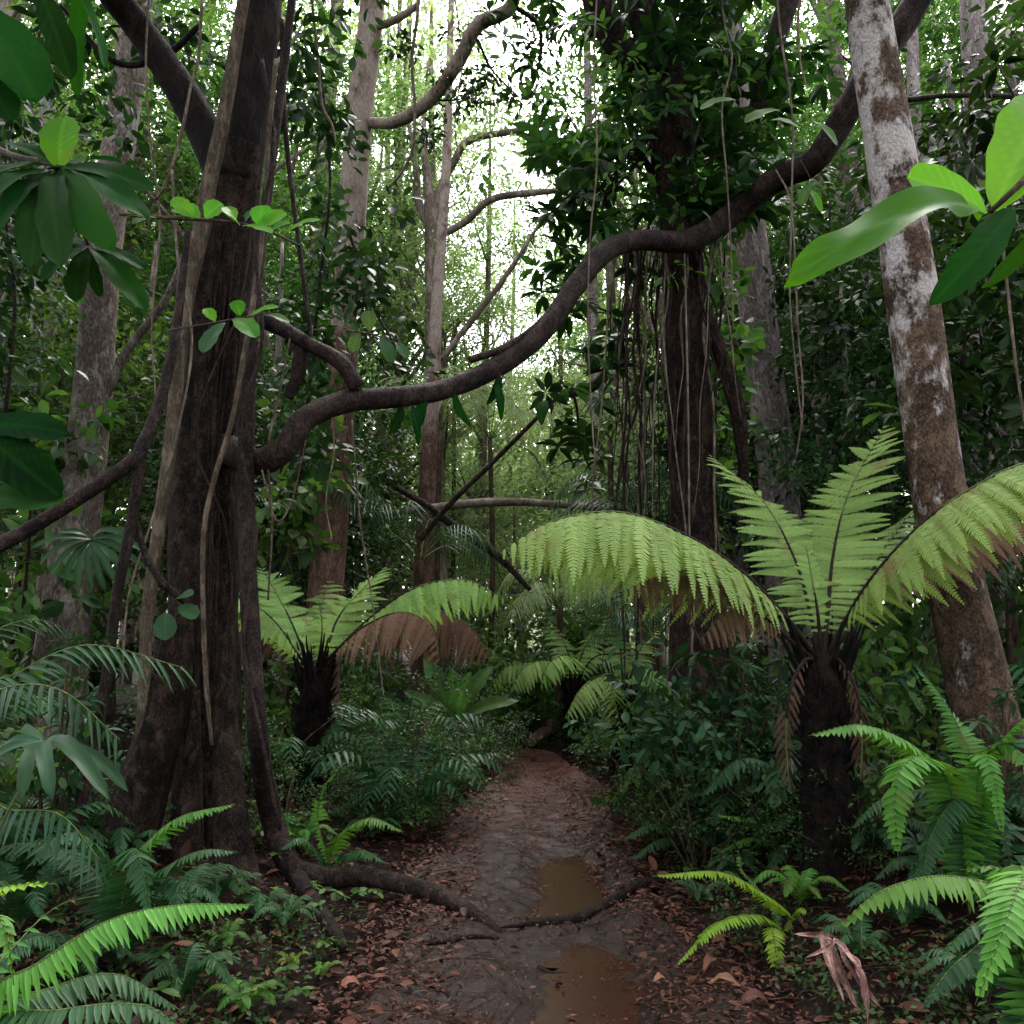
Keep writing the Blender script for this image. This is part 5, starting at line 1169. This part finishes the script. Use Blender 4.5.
sapling('umbrella of dark drooping leaves with one bright leaf at the upper left', [(-80, 90, 3.0), (0, 150, 2.8), (60, 168, d), (75, 210, d), (88, 245, d)], .012, [
    (R1, (64, 116, d), 42, dict(mat='leaf_vivid', tone=.05, nh=(0, -1, .3), a=.6, b=.45)),
    (R1, (-8, 140, d + .1), 22), (R1, (-15, 172, d - .2), 24), (R1, (-20, 200, d - .3), 24),
    (R1, (-12, 232, d - .3), 26), (R1, (28, 262, d - .3), 36, dict(nh=(0, -1, .2))), (R1, (58, 262, d - .35), 34, dict(nh=(0, -1, .2))),
    (R1, (108, 243, d - .3), 38, dict(tone=.95, nh=(-.2, -1, .3))), (R1, (148, 215, d - .2), 32), (R1, (152, 186, d - .1), 30, dict(nh=(0, -.8, .6))),
    (R1, (120, 160, d + .2), 24, dict(nh=(0, -.3, 1))),
    ((88, 245, d), (42, 278, d - .1), 24), ((88, 247, d), (74, 300, d - .1), 24), ((92, 247, d), (146, 308, d - .1), 26, dict(tone=.8)), ((90, 245, d), (146, 268, d), 20), ((86, 247, d), (100, 296, d), 14, dict(tone=.2)), ((86, 246, d), (52, 245, d + .2), 20),
], 'leaf_shade', 15)
d = 2.2
sapling('dim broad leaves hanging in at the top left corner', [(-120, -60, d), (-40, -20, d), (40, -30, d), (120, -40, d)], .01, [
    ((-30, 0, d), (38, 98, d), 70, dict(tone=.75)), ((30, -30, d), (72, 78, d + .1), 32, dict(tone=.3)), ((60, -35, d), (108, 68, d + .2), 40, dict(tone=.5)), ((-30, 60, d), (12, 120, d), 40, dict(tone=.2)), ((90, -40, d), (75, 92, d + .5), 24, dict(tone=.85))], 'leaf_shade', 25)
d = 2.4
sapling('two large dim leaves at the left edge above the slanting vine', [(-120, 400, d), (-60, 440, d), (-20, 470, d)], .01, [
    ((-30, 425, d), (60, 496, d), 48, dict(nh=(0, -1, .3), tone=.1, a=.9, b=.6)), ((-20, 425, d), (68, 432, d), 34, dict(tone=.2, nh=(.1, -1, .4), a=.8, b=.6)), ((-30, 500, d + .1), (62, 500, d), 34, dict(tone=.95, nh=(0, -.9, .5))), ((-40, 470, d), (10, 480, d), 30)], 'leaf_shade', 35)
d = 4.3
sapling('horizontal sprig of vivid green leaves crossing the forked trunk', [(120, 214, d), (170, 218, d), (230, 222, d), (270, 232, d), (300, 246, d)], .011, [
    ((197, 220, d), (172, 198, d), 18, dict(nh=(0, -1, .4))), ((205, 219, d), (222, 203, d), 26, dict(nh=(0, -1, .4))), ((200, 219, d), (176, 207, d + .05), 26, dict(nh=(0, -.8, .6))), ((235, 221, d), (226, 206, d), 16, dict(nh=(0, -.6, .8))),
    ((240, 226, d), (222, 210, d - .1), 26, dict(nh=(0, -.8, .6))), ((242, 226, d), (272, 232, d - .1), 15), ((256, 230, d), (286, 212, d), 22, dict(nh=(0, -1, .5))), ((262, 228, d), (262, 205, d), 24, dict(nh=(0, -1, .5))), ((270, 232, d), (290, 222, d), 20), ((282, 235, d), (320, 218, d), 14), ((150, 218, d), (122, 216, d), 12), ((160, 218, d), (134, 222, d - .1), 10, dict(mat='blue_leaf')), ((245, 222, d), (252, 210, d), 10, dict(mat='blue_leaf'))], 'leaf_vivid', 45)
d = 4.6
sapling('few glossy wet leaves low on the forked trunk where the short vine starts', [(170, 330, 5.4), (200, 325, 5.0), (240, 318, d), (275, 312, d)], .006, [
    ((225, 322, d), (202, 352, d - .1), 20, dict(mat='blue_leaf', tone=1)), ((235, 318, d), (255, 336, d - .2), 22, dict(tone=.1)), ((240, 316, d), (236, 300, d), 16, dict(tone=0)), ((250, 316, d), (278, 306, d), 14), ((262, 314, d), (290, 322, d), 12, dict(mat='leaf_mid')), ((215, 322, d), (205, 308, d), 14)], 'leaf_vivid', 55)
sapling('single heart shaped leaves climbing the dark hollow of the forked trunk', [(186, 602, 5.3), (175, 618, 5.3), (165, 640, 5.3)], .005, [((180, 605, 5.3), (196, 618, 5.2), 18, dict(mat='blue_leaf', tone=.8)), ((165, 612, 5.3), (166, 640, 5.2), 22, dict(mat='blue_leaf', tone=.5)), ((175, 600, 5.3), (192, 594, 5.2), 16, dict(mat='blue_leaf', tone=.9))], 'leaf_mid', 65)
d = 5.4
sapling('bluish leaves hanging just above the arching vine left of centre', [(345, 330, d), (375, 335, d), (400, 345, d)], .006, [((380, 335, d), (392, 362, d), 16, dict(mat='blue_leaf', tone=1)), ((395, 342, d), (408, 358, d), 14, dict(mat='blue_leaf', tone=.8)), ((360, 332, d), (352, 352, d), 16), ((370, 332, d), (368, 310, d), 16)], 'leaf_mid', 75)
for lab, pts in (('dark leaves hanging from the middle of the arching vine', [(402, 405, 6.1), (412, 405, 6.1), (425, 400, 6.2), (455, 393, 6.3)]), ('single long dark leaf hanging where the arching vine rises', [(500, 375, 6.5), (495, 380, 6.5), (545, 400, 6.7)])):
    sapling(lab, [pts[0], (pts[0][0] + 5, pts[0][1] + 3, pts[0][2]), pts[1]], .006, [(p, (p[0] + (-12, 7, -4, 14)[k % 4], p[1] + (30, 40, 24, 33)[k % 4], p[2] - .06 * k), (11, 9, 13, 10)[k % 4], dict(nh=(.9 - .6 * k, -1, .2), tone=.2 + .15 * k, a=.7, b=.8, bend=.12)) for k, p in enumerate(pts)], 'leaf_shade', 85)
d = 6.4
sapling('yellow green strap leaf behind the arching vine near the white trunk', [(800, 160, d), (806, 170, d), (812, 182, d)], .006, [((806, 185, d), (822, 212, d), 12, dict(mat='leaf_vivid')), ((812, 182, d), (800, 205, d), 12), ((812, 120, d), (838, 145, d), 18), ((780, 110, d), (745, 122, d), 26), ((740, 100, d), (700, 108, d), 24), ((770, 120, d), (800, 128, d), 22)], 'leaf_mid', 95)

# ================================================================== SHRUBS (prototypes, then copies)
def shrub_proto(name, kind, seed):
    r = np.random.default_rng(seed); t = thing(name, 'shrub', 'shrub', (0, 0, 0))
    sb = MB(); lb = MB(); tips = []
    if kind == 'fine':
        for k in range(15):
            a = r.uniform(0, 6.28); R = r.uniform(.1, .75); e = np.array([math.cos(a) * R, math.sin(a) * R, r.uniform(.12, .7) * (1.7 if k % 5 == 0 else 1)])
            tube(sb, [(e[0] * .1, e[1] * .1, -.05), e * [.5, .5, .6], e], [.009, .006, .003], n=8, sides=4)
            for j in range(5): tips.append(e * r.uniform(.45, 1.05) + r.normal(size=3) * .09)
        foliage(lb, tmpl(.45, 'low'), tips, .12, 26, .042, r, tone0=.5, droop=.1, tvar=.45, flat=.45); mats = ('stalk_brown', 'shrub_fine')
    elif kind == 'broad':
        for k in range(9):
            a = r.uniform(0, 6.28); R = r.uniform(.15, .5); e = np.array([math.cos(a) * R, math.sin(a) * R, r.uniform(.4, 1.3)])
            tube(sb, [(e[0] * .1, e[1] * .1, -.05), e * [.5, .5, .6], e], [.012, .008, .004], n=8, sides=5)
            for j in range(4): tips.append(e * r.uniform(.5, 1.05) + r.normal(size=3) * .08)
        foliage(lb, tmpl(.5), tips, .2, 9, .13, r, tone0=.5, droop=.35); mats = ('stalk_brown', 'leaf_mid')
    elif kind == 'glossy':
        for k in range(8):
            a = r.uniform(0, 6.28); R = r.uniform(.1, .5); e = np.array([math.cos(a) * R, math.sin(a) * R, r.uniform(.4, 1.4)])
            tube(sb, [(e[0] * .1, e[1] * .1, -.05), e * [.5, .5, .6], e], [.014, .010, .005], n=8, sides=5)
            tips += [e, e * [.8, .8, .75], e * [.6, 1.1, .5] + r.normal(size=3) * .05]
        whorls(lb, tmpl(.3, 'lance'), tips, 9, .15, r, tone0=.5); mats = ('stalk_brown', 'blue_leaf')
    else:  # pinnate sprays
        for k in range(14):
            a = 6.28 * k / 14 + r.uniform(-.3, .3); L = r.uniform(.5, .9); o = np.array([math.cos(a), math.sin(a), 0])
            frond(lb, [(0, 0, 0), o * L * .35 + [0, 0, L * .6], o * L * .75 + [0, 0, L * .75], o * L * 1.15 + [0, 0, L * .45]], n=18, length=.17, width=.26, droop=.35, grav=.2, rad=.005, seed=seed * 3 + k, tone=r.uniform(.2, .8), mats=0)
        tube(sb, [(0, 0, -.1), (0, 0, .1)], [.03, .02], n=4, sides=6); mats = ('stalk_brown', 'fern_deep')
    sb.build('stem', M[mats[0]], t); lb.build('foliage', M[mats[1]], t)
    return t
SP = {}
for kind, nm in (('fine', 'fine_leaved_shrub'), ('broad', 'broad_leaved_shrub'), ('glossy', 'glossy_shrub'), ('frondy', 'ferny_shrub')):
    SP[kind] = [shrub_proto(nm, kind, 100 + 7 * k + len(kind)) for k in range(2)]

def put(kind, x, y, sc, label, group, r):
    p = SP[kind][int(r.integers(0, 2))]
    return place(p, USED, (x, y, float(H(x, y)) - .03), r.uniform(0, 6.28), sc, label, group)
r = np.random.default_rng(404)
def bank_row(side, y0, y1, n, s0, s1, kinds, sc0, sc1, label, group):
    for k in range(n):
        y = y0 + (y1 - y0) * (k + r.uniform(.1, .9)) / n; s = r.uniform(s0, s1)
        x = tcx(y) + side * (thw(y) + s)
        if side < 0 and abs(x - base[0]) < .55 and abs(y - D0) < .5: continue
        put(kinds[k % len(kinds)], float(x), float(y), r.uniform(sc0, sc1), label % (1,) if '%' in label else label, group, r)
base = P(200, 850, D0)
bank_row(-1, 7.0, 12.5, 30, .15, .9, ['fine', 'fine', 'frondy', 'fine', 'fine'], .45, 1.15, 'shrub in the dense uneven bank along the left trail edge', 'shrubs along the left trail edge')
bank_row(-1, 7.2, 12.5, 12, .8, 2.4, ['fine', 'frondy', 'fine', 'broad'], .9, 1.3, 'shrub in the second row left of the trail, under the smaller tree fern', 'second row of shrubs left of the trail')
bank_row(1, 6.0, 12.5, 32, .25, 1.0, ['fine', 'frondy', 'fine', 'glossy', 'fine', 'broad'], .45, 1.1, 'shrub crowding the right trail edge', 'shrubs along the right trail edge')
bank_row(1, 6.2, 12.5, 16, .9, 2.6, ['fine', 'glossy', 'broad', 'frondy'], .9, 1.35, 'shrub in the second row right of the trail, behind the large tree fern', 'second row of shrubs right of the trail')
bank_row(1, 3.4, 6.0, 10, 1.5, 3.4, ['frondy', 'glossy', 'fine', 'broad'], .55, .85, 'low dim shrub among the ferns at the lower right', 'low shrubs among the lower right ferns')
bank_row(-1, 3.6, 6.4, 9, 1.7, 3.6, ['frondy', 'glossy', 'broad'], .6, 1.0, 'low dim shrub at the lower left by the forked tree', 'low shrubs at the lower left')
bank_row(-1, 7, 13, 14, 2.6, 6.5, ['glossy', 'frondy', 'broad', 'fine'], 1.2, 1.8, 'tall dim shrub behind the forked tree', 'tall shrubs behind the forked tree')
bank_row(1, 7, 13, 14, 2.6, 6.5, ['glossy', 'frondy', 'broad', 'fine'], 1.2, 1.8, 'tall dim shrub behind the white blotched trunk', 'tall shrubs behind the white trunk')
for y in np.arange(13.2, 17.5, .55):
    for k in range(3):
        x = r.uniform(-.5, 1.6) if k else float(tcx(y)) + r.uniform(1.0, 1.8)
        if abs(x - tcx(y)) < thw(y) + .3: continue
        put(['fine', 'frondy', 'broad'][k], x, float(y), r.uniform(.9, 1.5), 'pale shrub closing the view at the far bend of the trail', 'shrubs at the far bend', r)

for (px, py, kd, sc, lab) in ((742, 838, 'fine', .8, 'dark fine leaved shrub on the right bank left of the large tree fern'), (795, 862, 'fine', .7, 'dark fine leaved shrub at the foot of the large tree fern'), (862, 870, 'fine', .75, 'fine leaved shrub right of the large tree fern foot'), (700, 822, 'glossy', .8, 'glossy dark shrub on the right bank by the draped tree'), (905, 850, 'broad', .6, 'broad leaved shrub under the large green fern'), (925, 800, 'fine', 1.0, 'fine dark shrub behind the large green fern'), (40, 850, 'fine', .8, 'fine dark shrub at the lower left behind the ferns'), (280, 840, 'fine', .6, 'fine shrub left of the trail behind the long woody stem')):
    q = G(px, py); put(kd, q[0], q[1], sc, lab, None, r)
# ================================================================== GROUND COVER (uncountable)
r = np.random.default_rng(55)
mb = MB()
n = 3600; x, y = scatter_floor(n, 2.2, 13, .15, 3.0, r); z = floor_z(x, y)
c = np.stack([x, y, z + .06], -1)
dens = (fbm(x * 1.1, y * 1.1, 71, 3) > -.03)
foliage(mb, tmpl(.5, 'low'), c[dens], .10, 16, .035, r, tone0=.5, droop=.0, flat=.5)
tag(mb.build('ground_cover', M['shrub_fine']), 'low leafy seedlings and herbs', kind='stuff')
mb = MB()
n = 520; x, y = scatter_floor(n, 2.2, 8, .08, 2.4, r); z = floor_z(x, y)
for i in range(n):
    if fbm(x[i] * 1.5, y[i] * 1.5, 72, 3) < .0: continue
    h = r.uniform(.05, .14); k = int(r.integers(4, 8)); cc = np.tile([x[i], y[i], z[i] + h], (k, 1))
    a = r.uniform(0, 6.28) + np.arange(k) * 6.28 / k
    leaves(mb, tmpl(.6), cc, np.stack([np.cos(a), np.sin(a), r.normal(0, .25, k)], -1), np.array([0, 0, 1]) + r.normal(size=(k, 3)) * .25, r.uniform(.035, .085, k), r.uniform(.2, .9, k))
tag(mb.build('seedling_leaves', M['leaf_mid']), 'broad leaved seedlings in the litter', kind='stuff')

# ================================================================== BACKGROUND TREES (prototypes, then copies)
def bg_proto(name, h, c0, R, nl, n, per, size, seed, leafmat, barkmat, tr, tk='f', hol=.2):
    r = np.random.default_rng(seed); t = thing(name, 'tree', 'tree', (0, 0, 0))
    tb = MB(); ln = r.normal(size=2) * .03 * h
    tube(tb, [(0, 0, -.2), (ln[0] * .4, ln[1] * .4, h * .4), (ln[0], ln[1], h * .75), (ln[0] * 1.2, ln[1] * 1.1, h)], [tr * 1.2, tr, tr * .75, tr * .3], n=36, sides=12, rough=.08, seed=seed)
    cen = np.array([ln[0], ln[1], (c0 + h) / 2]); RR = np.array([R, R, (h - c0) / 2 * 1.05])
    cl = ell(n, cen, RR, r, hol)
    for k in range(nl):
        e = cl[k]; z0 = min(max(e[2] - R * .7, c0 * .8), h * .95); s = np.array([ln[0] * z0 / h, ln[1] * z0 / h, z0])
        tube(tb, [s, s * .45 + e * .55 + r.normal(size=3) * .1 * R + [0, 0, .1 * R], e], [tr * .42, tr * .26, tr * .06], n=14, sides=6, rough=.1, seed=k)
    tb.build('trunk', M[barkmat], t)
    cb = MB()
    if tk == 'w': whorls(cb, tmpl(.32, 'lance'), cl, per, size, r, tone0=.5)
    else: foliage(cb, tmpl(.46, 'low'), cl, (.5 if R > 3 else .5 * (R / 2) ** .5), per, size, r, tone0=.5)
    cb.build('crown', M[leafmat], t)
    return t
BP = {
    'dark': [bg_proto('understorey_tree', 7, 1.2, 1.7, 12, 110, 40, .15, 1, 'leaf_dark', 'bark_grey', .07), bg_proto('understorey_tree', 8, 2.0, 1.8, 12, 80, 12, .26, 2, 'leaf_dark', 'bark_grey', .08, 'w')],
    'mid': [bg_proto('understorey_tree', 6.5, 1.0, 1.6, 12, 100, 36, .15, 3, 'leaf_mid', 'bark_bg', .07), bg_proto('slender_tree', 13, 3.5, 2.4, 14, 120, 36, .17, 4, 'leaf_mid', 'bark_pale', .13)],
    'lit': [bg_proto('slender_tree', 15, 3.5, 2.8, 16, 110, 30, .20, 5, 'leaf_lit', 'bark_bg', .15), bg_proto('understorey_tree', 7, 1.0, 2.0, 12, 90, 34, .17, 6, 'leaf_lit', 'bark_bg', .08)],
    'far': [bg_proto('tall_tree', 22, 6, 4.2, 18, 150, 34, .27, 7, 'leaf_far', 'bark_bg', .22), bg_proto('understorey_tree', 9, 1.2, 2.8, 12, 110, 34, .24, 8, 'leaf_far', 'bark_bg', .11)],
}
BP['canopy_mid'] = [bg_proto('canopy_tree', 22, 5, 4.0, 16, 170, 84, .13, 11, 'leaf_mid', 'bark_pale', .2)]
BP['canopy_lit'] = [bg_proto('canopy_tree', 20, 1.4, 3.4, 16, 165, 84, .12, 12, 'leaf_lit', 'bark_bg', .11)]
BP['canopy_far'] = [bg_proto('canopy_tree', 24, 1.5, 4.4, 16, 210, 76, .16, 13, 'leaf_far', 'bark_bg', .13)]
r = np.random.default_rng(909)
def tree_at(kind, i, px, d, sc, label, group, z=None):
    x = (px - 512) / F * d
    return place(BP[kind][i], USED, (x, d, float(H(x, d))), r.uniform(0, 6.28), sc, label, group)
# dark trees crowding the left
LB = 'dark leafy tree behind the forked tree on the left'; LG = 'dark trees on the left'
for px, d, i, sc in ((-150, 8.5, 0, 1), (20, 12.5, 1, 1), (205, 11, 0, .8), (270, 12.5, 0, 1.0), (-230, 7.2, 1, .9), (330, 13.5, 1, .8), (-40, 14, 1, 1.2), (320, 11.5, 0, .7)): tree_at('dark', i, px, d, sc, LB, LG)
LB = 'mid green tree in the far left of the forest'; LG = 'mid green trees on the left'
for px, d, i, sc in ((120, 13, 0, 1.1), (30, 11, 0, .9), (60, 16, 1, 1), (160, 18, 1, 1.1), (260, 17, 1, .95), (0, 20, 1, 1.2), (90, 14.5, 0, 1.2), (300, 15.5, 0, 1), (220, 21, 1, 1.2), (-80, 17, 1, 1.1), (350, 20, 0, 1.2), (130, 22, 1, 1.25), (30, 25, 1, 1.4)): tree_at('mid', i, px, d, sc, LB, LG)
LB = 'dark leafy tree behind the white blotched trunk on the right'; LG = 'dark trees on the right'
for px, d, i, sc in ((1080, 8, 0, 1), (1000, 10, 1, 1), (900, 12, 0, 1.1), (830, 11.5, 1, .95), (740, 13, 0, 1), (1120, 7, 1, .9), (960, 13.5, 1, 1.2), (870, 9.4, 0, .72), (690, 12.5, 1, .85), (1050, 12, 0, 1.15), (800, 14, 0, 1.15)): tree_at('dark', i, px, d, sc, LB, LG)
LB = 'mid green tree in the far right of the forest'; LG = 'mid green trees on the right'
for px, d, i, sc in ((940, 17, 1, 1.1), (860, 18, 1, 1), (760, 17, 1, .9), (1040, 19, 1, 1.2), (1120, 16, 1, 1.1), (700, 18, 0, 1.1), (820, 22, 1, 1.2), (980, 23, 1, 1.3), (900, 26, 1, 1.5), (1000, 15, 0, 1.2), (740, 24, 1, 1.3)): tree_at('mid', i, px, d, sc, LB, LG)
LB = 'light green tree in the bright middle of the forest'; LG = 'light green trees in the middle'
for px, d, i, sc in ((380, 20, 0, .9), (470, 22, 1, 1.1), (560, 21, 1, 1.1), (640, 20, 0, .85), (420, 26, 0, .9), (600, 26, 0, .9), (520, 18.5, 1, .6), (360, 17, 1, .8), (640, 16, 1, .8), (580, 18, 1, .75)): tree_at('lit', i, px, d, sc, LB, LG)
LB = 'pale hazy tree far back in the forest'; LG = 'pale trees far back'
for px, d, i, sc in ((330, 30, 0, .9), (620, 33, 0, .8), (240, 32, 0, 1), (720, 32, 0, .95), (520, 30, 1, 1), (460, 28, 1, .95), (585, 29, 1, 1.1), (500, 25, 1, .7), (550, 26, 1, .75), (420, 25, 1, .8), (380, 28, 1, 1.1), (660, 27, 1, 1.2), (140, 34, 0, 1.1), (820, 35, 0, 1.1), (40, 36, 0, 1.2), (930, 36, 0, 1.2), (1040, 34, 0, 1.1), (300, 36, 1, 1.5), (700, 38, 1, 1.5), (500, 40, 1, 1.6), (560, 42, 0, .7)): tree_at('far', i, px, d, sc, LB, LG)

LB = 'tall mid green tree whose leaves fill the upper left of the picture'; LG = 'tall trees filling the upper left'
for px, d, sc in ((-20, 15, .9), (90, 18, 1.0), (200, 16, .85), (290, 20, 1.0), (-110, 20, 1.1)): tree_at('canopy_mid', 0, px, d, sc, LB, LG)
LB = 'tall mid green tree whose leaves fill the upper right of the picture'; LG = 'tall trees filling the upper right'
for px, d, sc in ((690, 17, .85), (790, 18, 1.0), (900, 16, .95), (1000, 18, 1.0), (1100, 17, 1.0), (950, 25, 1.25), (1060, 26, 1.3)): tree_at('canopy_mid', 0, px, d, sc, LB, LG)
LB = 'tall light green tree glimpsed between the dark trunks of the upper left'; LG = 'tall light trees in the upper left'
for px, d, sc in ((40, 21, 1.2), (160, 22, 1.2), (290, 24, 1.1), (-60, 26, 1.2)): tree_at('canopy_lit', 0, px, d, sc, LB, LG)
LB = 'tall light green tree glimpsed behind the white blotched trunk'; LG = 'tall light trees in the upper right'
for px, d, sc in ((840, 23, 1.2), (740, 24, 1.2), (960, 28, 1.3)): tree_at('canopy_lit', 0, px, d, sc, LB, LG)
LB = 'tall light green tree framing the sky gap'; LG = 'tall light trees round the sky gap'
for px, d, sc in ((370, 20, 1.0), (450, 24, 1.05), (400, 29, 1.2), (500, 30, .85), (340, 25, 1.1), (650, 23, 1.0), (620, 31, .95), (560, 27, .8), (480, 20, .72), (445, 19, .8)): tree_at('canopy_lit', 0, px, d, sc, LB, LG)
LB = 'tall pale tree at the back of the forest'; LG = 'tall pale trees at the back'
for px, d, sc in ((310, 36, 1.0), (200, 36, .9), (20, 38, 1.1), (690, 37, 1.1), (740, 36, 1.2), (880, 38, 1.1), (600, 44, 1.0)): tree_at('canopy_far', 0, px, d, sc, LB, LG)

# thin pale trunks that show in the gaps
def thin(label, pts, d, rad, mat='bark_bg', seed=1): return pole_tree('slender_tree', label, pts, d, rad, mat, seed=seed, sides=12)
thin('thin pinkish trunk lit up behind the hanging roots', [(606, 560), (600, 470), (596, 380), (590, 200), (586, -20)], 16, [.12, .11, .10, .09, .06], 'bark_pale', 31)
thin('second pinkish trunk just right of the lit thin trunk', [(622, 560), (618, 450), (612, 330), (608, 180), (602, -20)], 18, [.11, .10, .10, .09, .06], 'bark_pale', 32)
thin('pinkish trunk glimpsed between the draped tree and the grey trunk', [(736, 560), (733, 420), (728, 300), (724, 180), (716, -20)], 15, [.13, .12, .11, .10, .07], 'bark_pale', 33)
thin('thin pale trunk standing in the white gap left of the forked slender tree', [(396, 560), (396, 400), (397, 280), (398, 160), (400, -20)], 22, [.14, .13, .12, .10, .06], 'bark_bg', 34)
thin('dim thick trunk in the shade at the right edge', [(1000, 620), (995, 440), (985, 250), (975, 60), (968, -60)], 11.5, [.22, .20, .18, .17, .15], 'bark_grey', 35)
thin('dim brown trunk behind the arching vine left of the gap', [(424, 560), (428, 470), (432, 400), (437, 300), (446, 170), (452, -20)], 14.5, [.16, .14, .12, .10, .08, .05], 'bark_red', 36)
thin('dim trunk far left beside the pale leaning trunk', [(30, 640), (34, 480), (40, 300), (46, 100), (50, -60)], 13, [.14, .13, .12, .11, .09], 'bark_grey', 37)
thin('slim dark trunk far right of the white trunk', [(930, 560), (925, 380), (918, 200), (912, 40), (908, -60)], 14, [.13, .12, .11, .10, .09], 'bark_grey', 38)

# leafy masses: creepers on trunks and hanging curtains, each with its own stem
def creeper(label, pts, d, n, per, size, mat, sx, sy, seed, T=None, group=None, whorl=False, dv=.35):
    r = np.random.default_rng(seed); q = [P(x, y, d) for x, y in pts]
    t = thing('leafy_creeper', label, 'creeper', q[0], group)
    mb = MB(); tube(mb, q, np.linspace(.02, .01, len(q)), n=24, sides=6); mb.build('stem', M['liana'], t)
    sp = spline(q, 60); cl = sp[r.integers(0, 60, n)] + r.normal(size=(n, 3)) * [pxm(sx, d), dv, pxm(sy, d)]
    mb = MB()
    if whorl: whorls(mb, tmpl(.34, 'lance'), cl, per, size, r, tone0=.45)
    else: foliage(mb, T or tmpl(.5), cl, .22, per, size, r, tone0=.45)
    mb.build('foliage', M[mat], t)
    return t
creeper('dark leafy creeper massed right of the forked trunk behind the sprig', [(300, 480), (310, 380), (320, 280), (330, 180), (320, 60)], 7.6, 62, 16, .13, 'leaf_dark', 22, 18, 1)
creeper('leafy creeper hanging over the slim reddish trunk above the arching vine', [(350, 235), (362, 270), (375, 310), (395, 345)], 8.8, 26, 16, .13, 'leaf_dark', 22, 16, 2)
creeper('dark curtain of leaves behind the big fern between grey and white trunks', [(830, 620), (830, 480), (825, 340), (830, 200)], 9.6, 90, 16, .13, 'leaf_dark', 26, 20, 3)
creeper('leafy creeper at the right edge behind the glowing leaves', [(980, 560), (985, 420), (975, 260), (960, 80)], 8.6, 80, 14, .13, 'leaf_dark', 34, 24, 4)
creeper('creeper of rounded leaves climbing beside the draped trunk', [(715, 440), (716, 370), (722, 300), (725, 250)], 8.9, 26, 9, .15, 'leaf_mid', 12, 14, 5, tmpl(.7))
creeper('leafy creeper crowding the top left corner', [(5, 420), (15, 300), (5, 160), (50, 0)], 7.8, 44, 16, .13, 'leaf_dark', 26, 26, 6)
creeper('dark whorled leaves hanging under the draped tree crown left of the hanging roots', [(560, 380), (575, 400), (580, 440), (590, 470)], 9.4, 12, 9, .24, 'leaf_dark', 12, 14, 7, whorl=True)
creeper('broad leaved creeper in the shade far left between the leaning trunk and the left edge', [(20, 640), (30, 520), (25, 420)], 9.0, 34, 8, .22, 'leaf_mid', 40, 26, 11, tmpl(.6))
creeper('broad leaved climber lit green right of the forked trunk under the short vine', [(285, 560), (290, 470), (300, 400)], 9.4, 30, 8, .20, 'leaf_mid', 22, 24, 12, tmpl(.6))
creeper('large leaved climber behind the glowing leaves at the right edge', [(960, 420), (965, 340), (985, 250)], 8.0, 26, 8, .22, 'leaf_mid', 30, 26, 13, tmpl(.6))
creeper('broad leaved climber behind the draped trunk beside the grey trunk', [(712, 560), (715, 470), (712, 400)], 10.9, 26, 8, .20, 'leaf_mid', 18, 24, 14, tmpl(.6))
creeper('dense bluish herbs under the draped tree along the right bank', [(640, 720), (700, 730), (760, 740)], 6.6, 60, 14, .10, 'blue_leaf', 30, 26, 8)

# ================================================================== FAR FOREST (one mass)
mb = MB(); r = np.random.default_rng(1234)
n = 3400
x = r.uniform(-48, 48, n); y = r.uniform(44, 60, n); z = r.uniform(0, 1, n) ** 1.7 * 26
ang = np.abs(x / y * F)
keep = (z < 14 + 11 * sstep(60, 320, ang) + fbm(x * .15, y * .1, 3, 3) * 12)
c = np.stack([x, y, z], -1)[keep]
foliage(mb, tmpl(.5, 'low'), c, 1.5, 40, .42, r, tone0=.55)
# unseen forest beside and behind the viewpoint, added to block light from there
n = 900; a = r.uniform(math.radians(-25), math.radians(205), n); R = r.uniform(9, 16, n); z = r.uniform(0, 1, n) * 15
x = np.cos(a) * R; y = 1.5 - np.sin(a) * R
keep = (np.abs(x) > 1.2) & (np.abs(x) > y * .62 + 3.5)
foliage(mb, tmpl(.5, 'low'), np.stack([x, y, z], -1)[keep], 1.0, 34, .34, r, tone0=.4, mat=1)
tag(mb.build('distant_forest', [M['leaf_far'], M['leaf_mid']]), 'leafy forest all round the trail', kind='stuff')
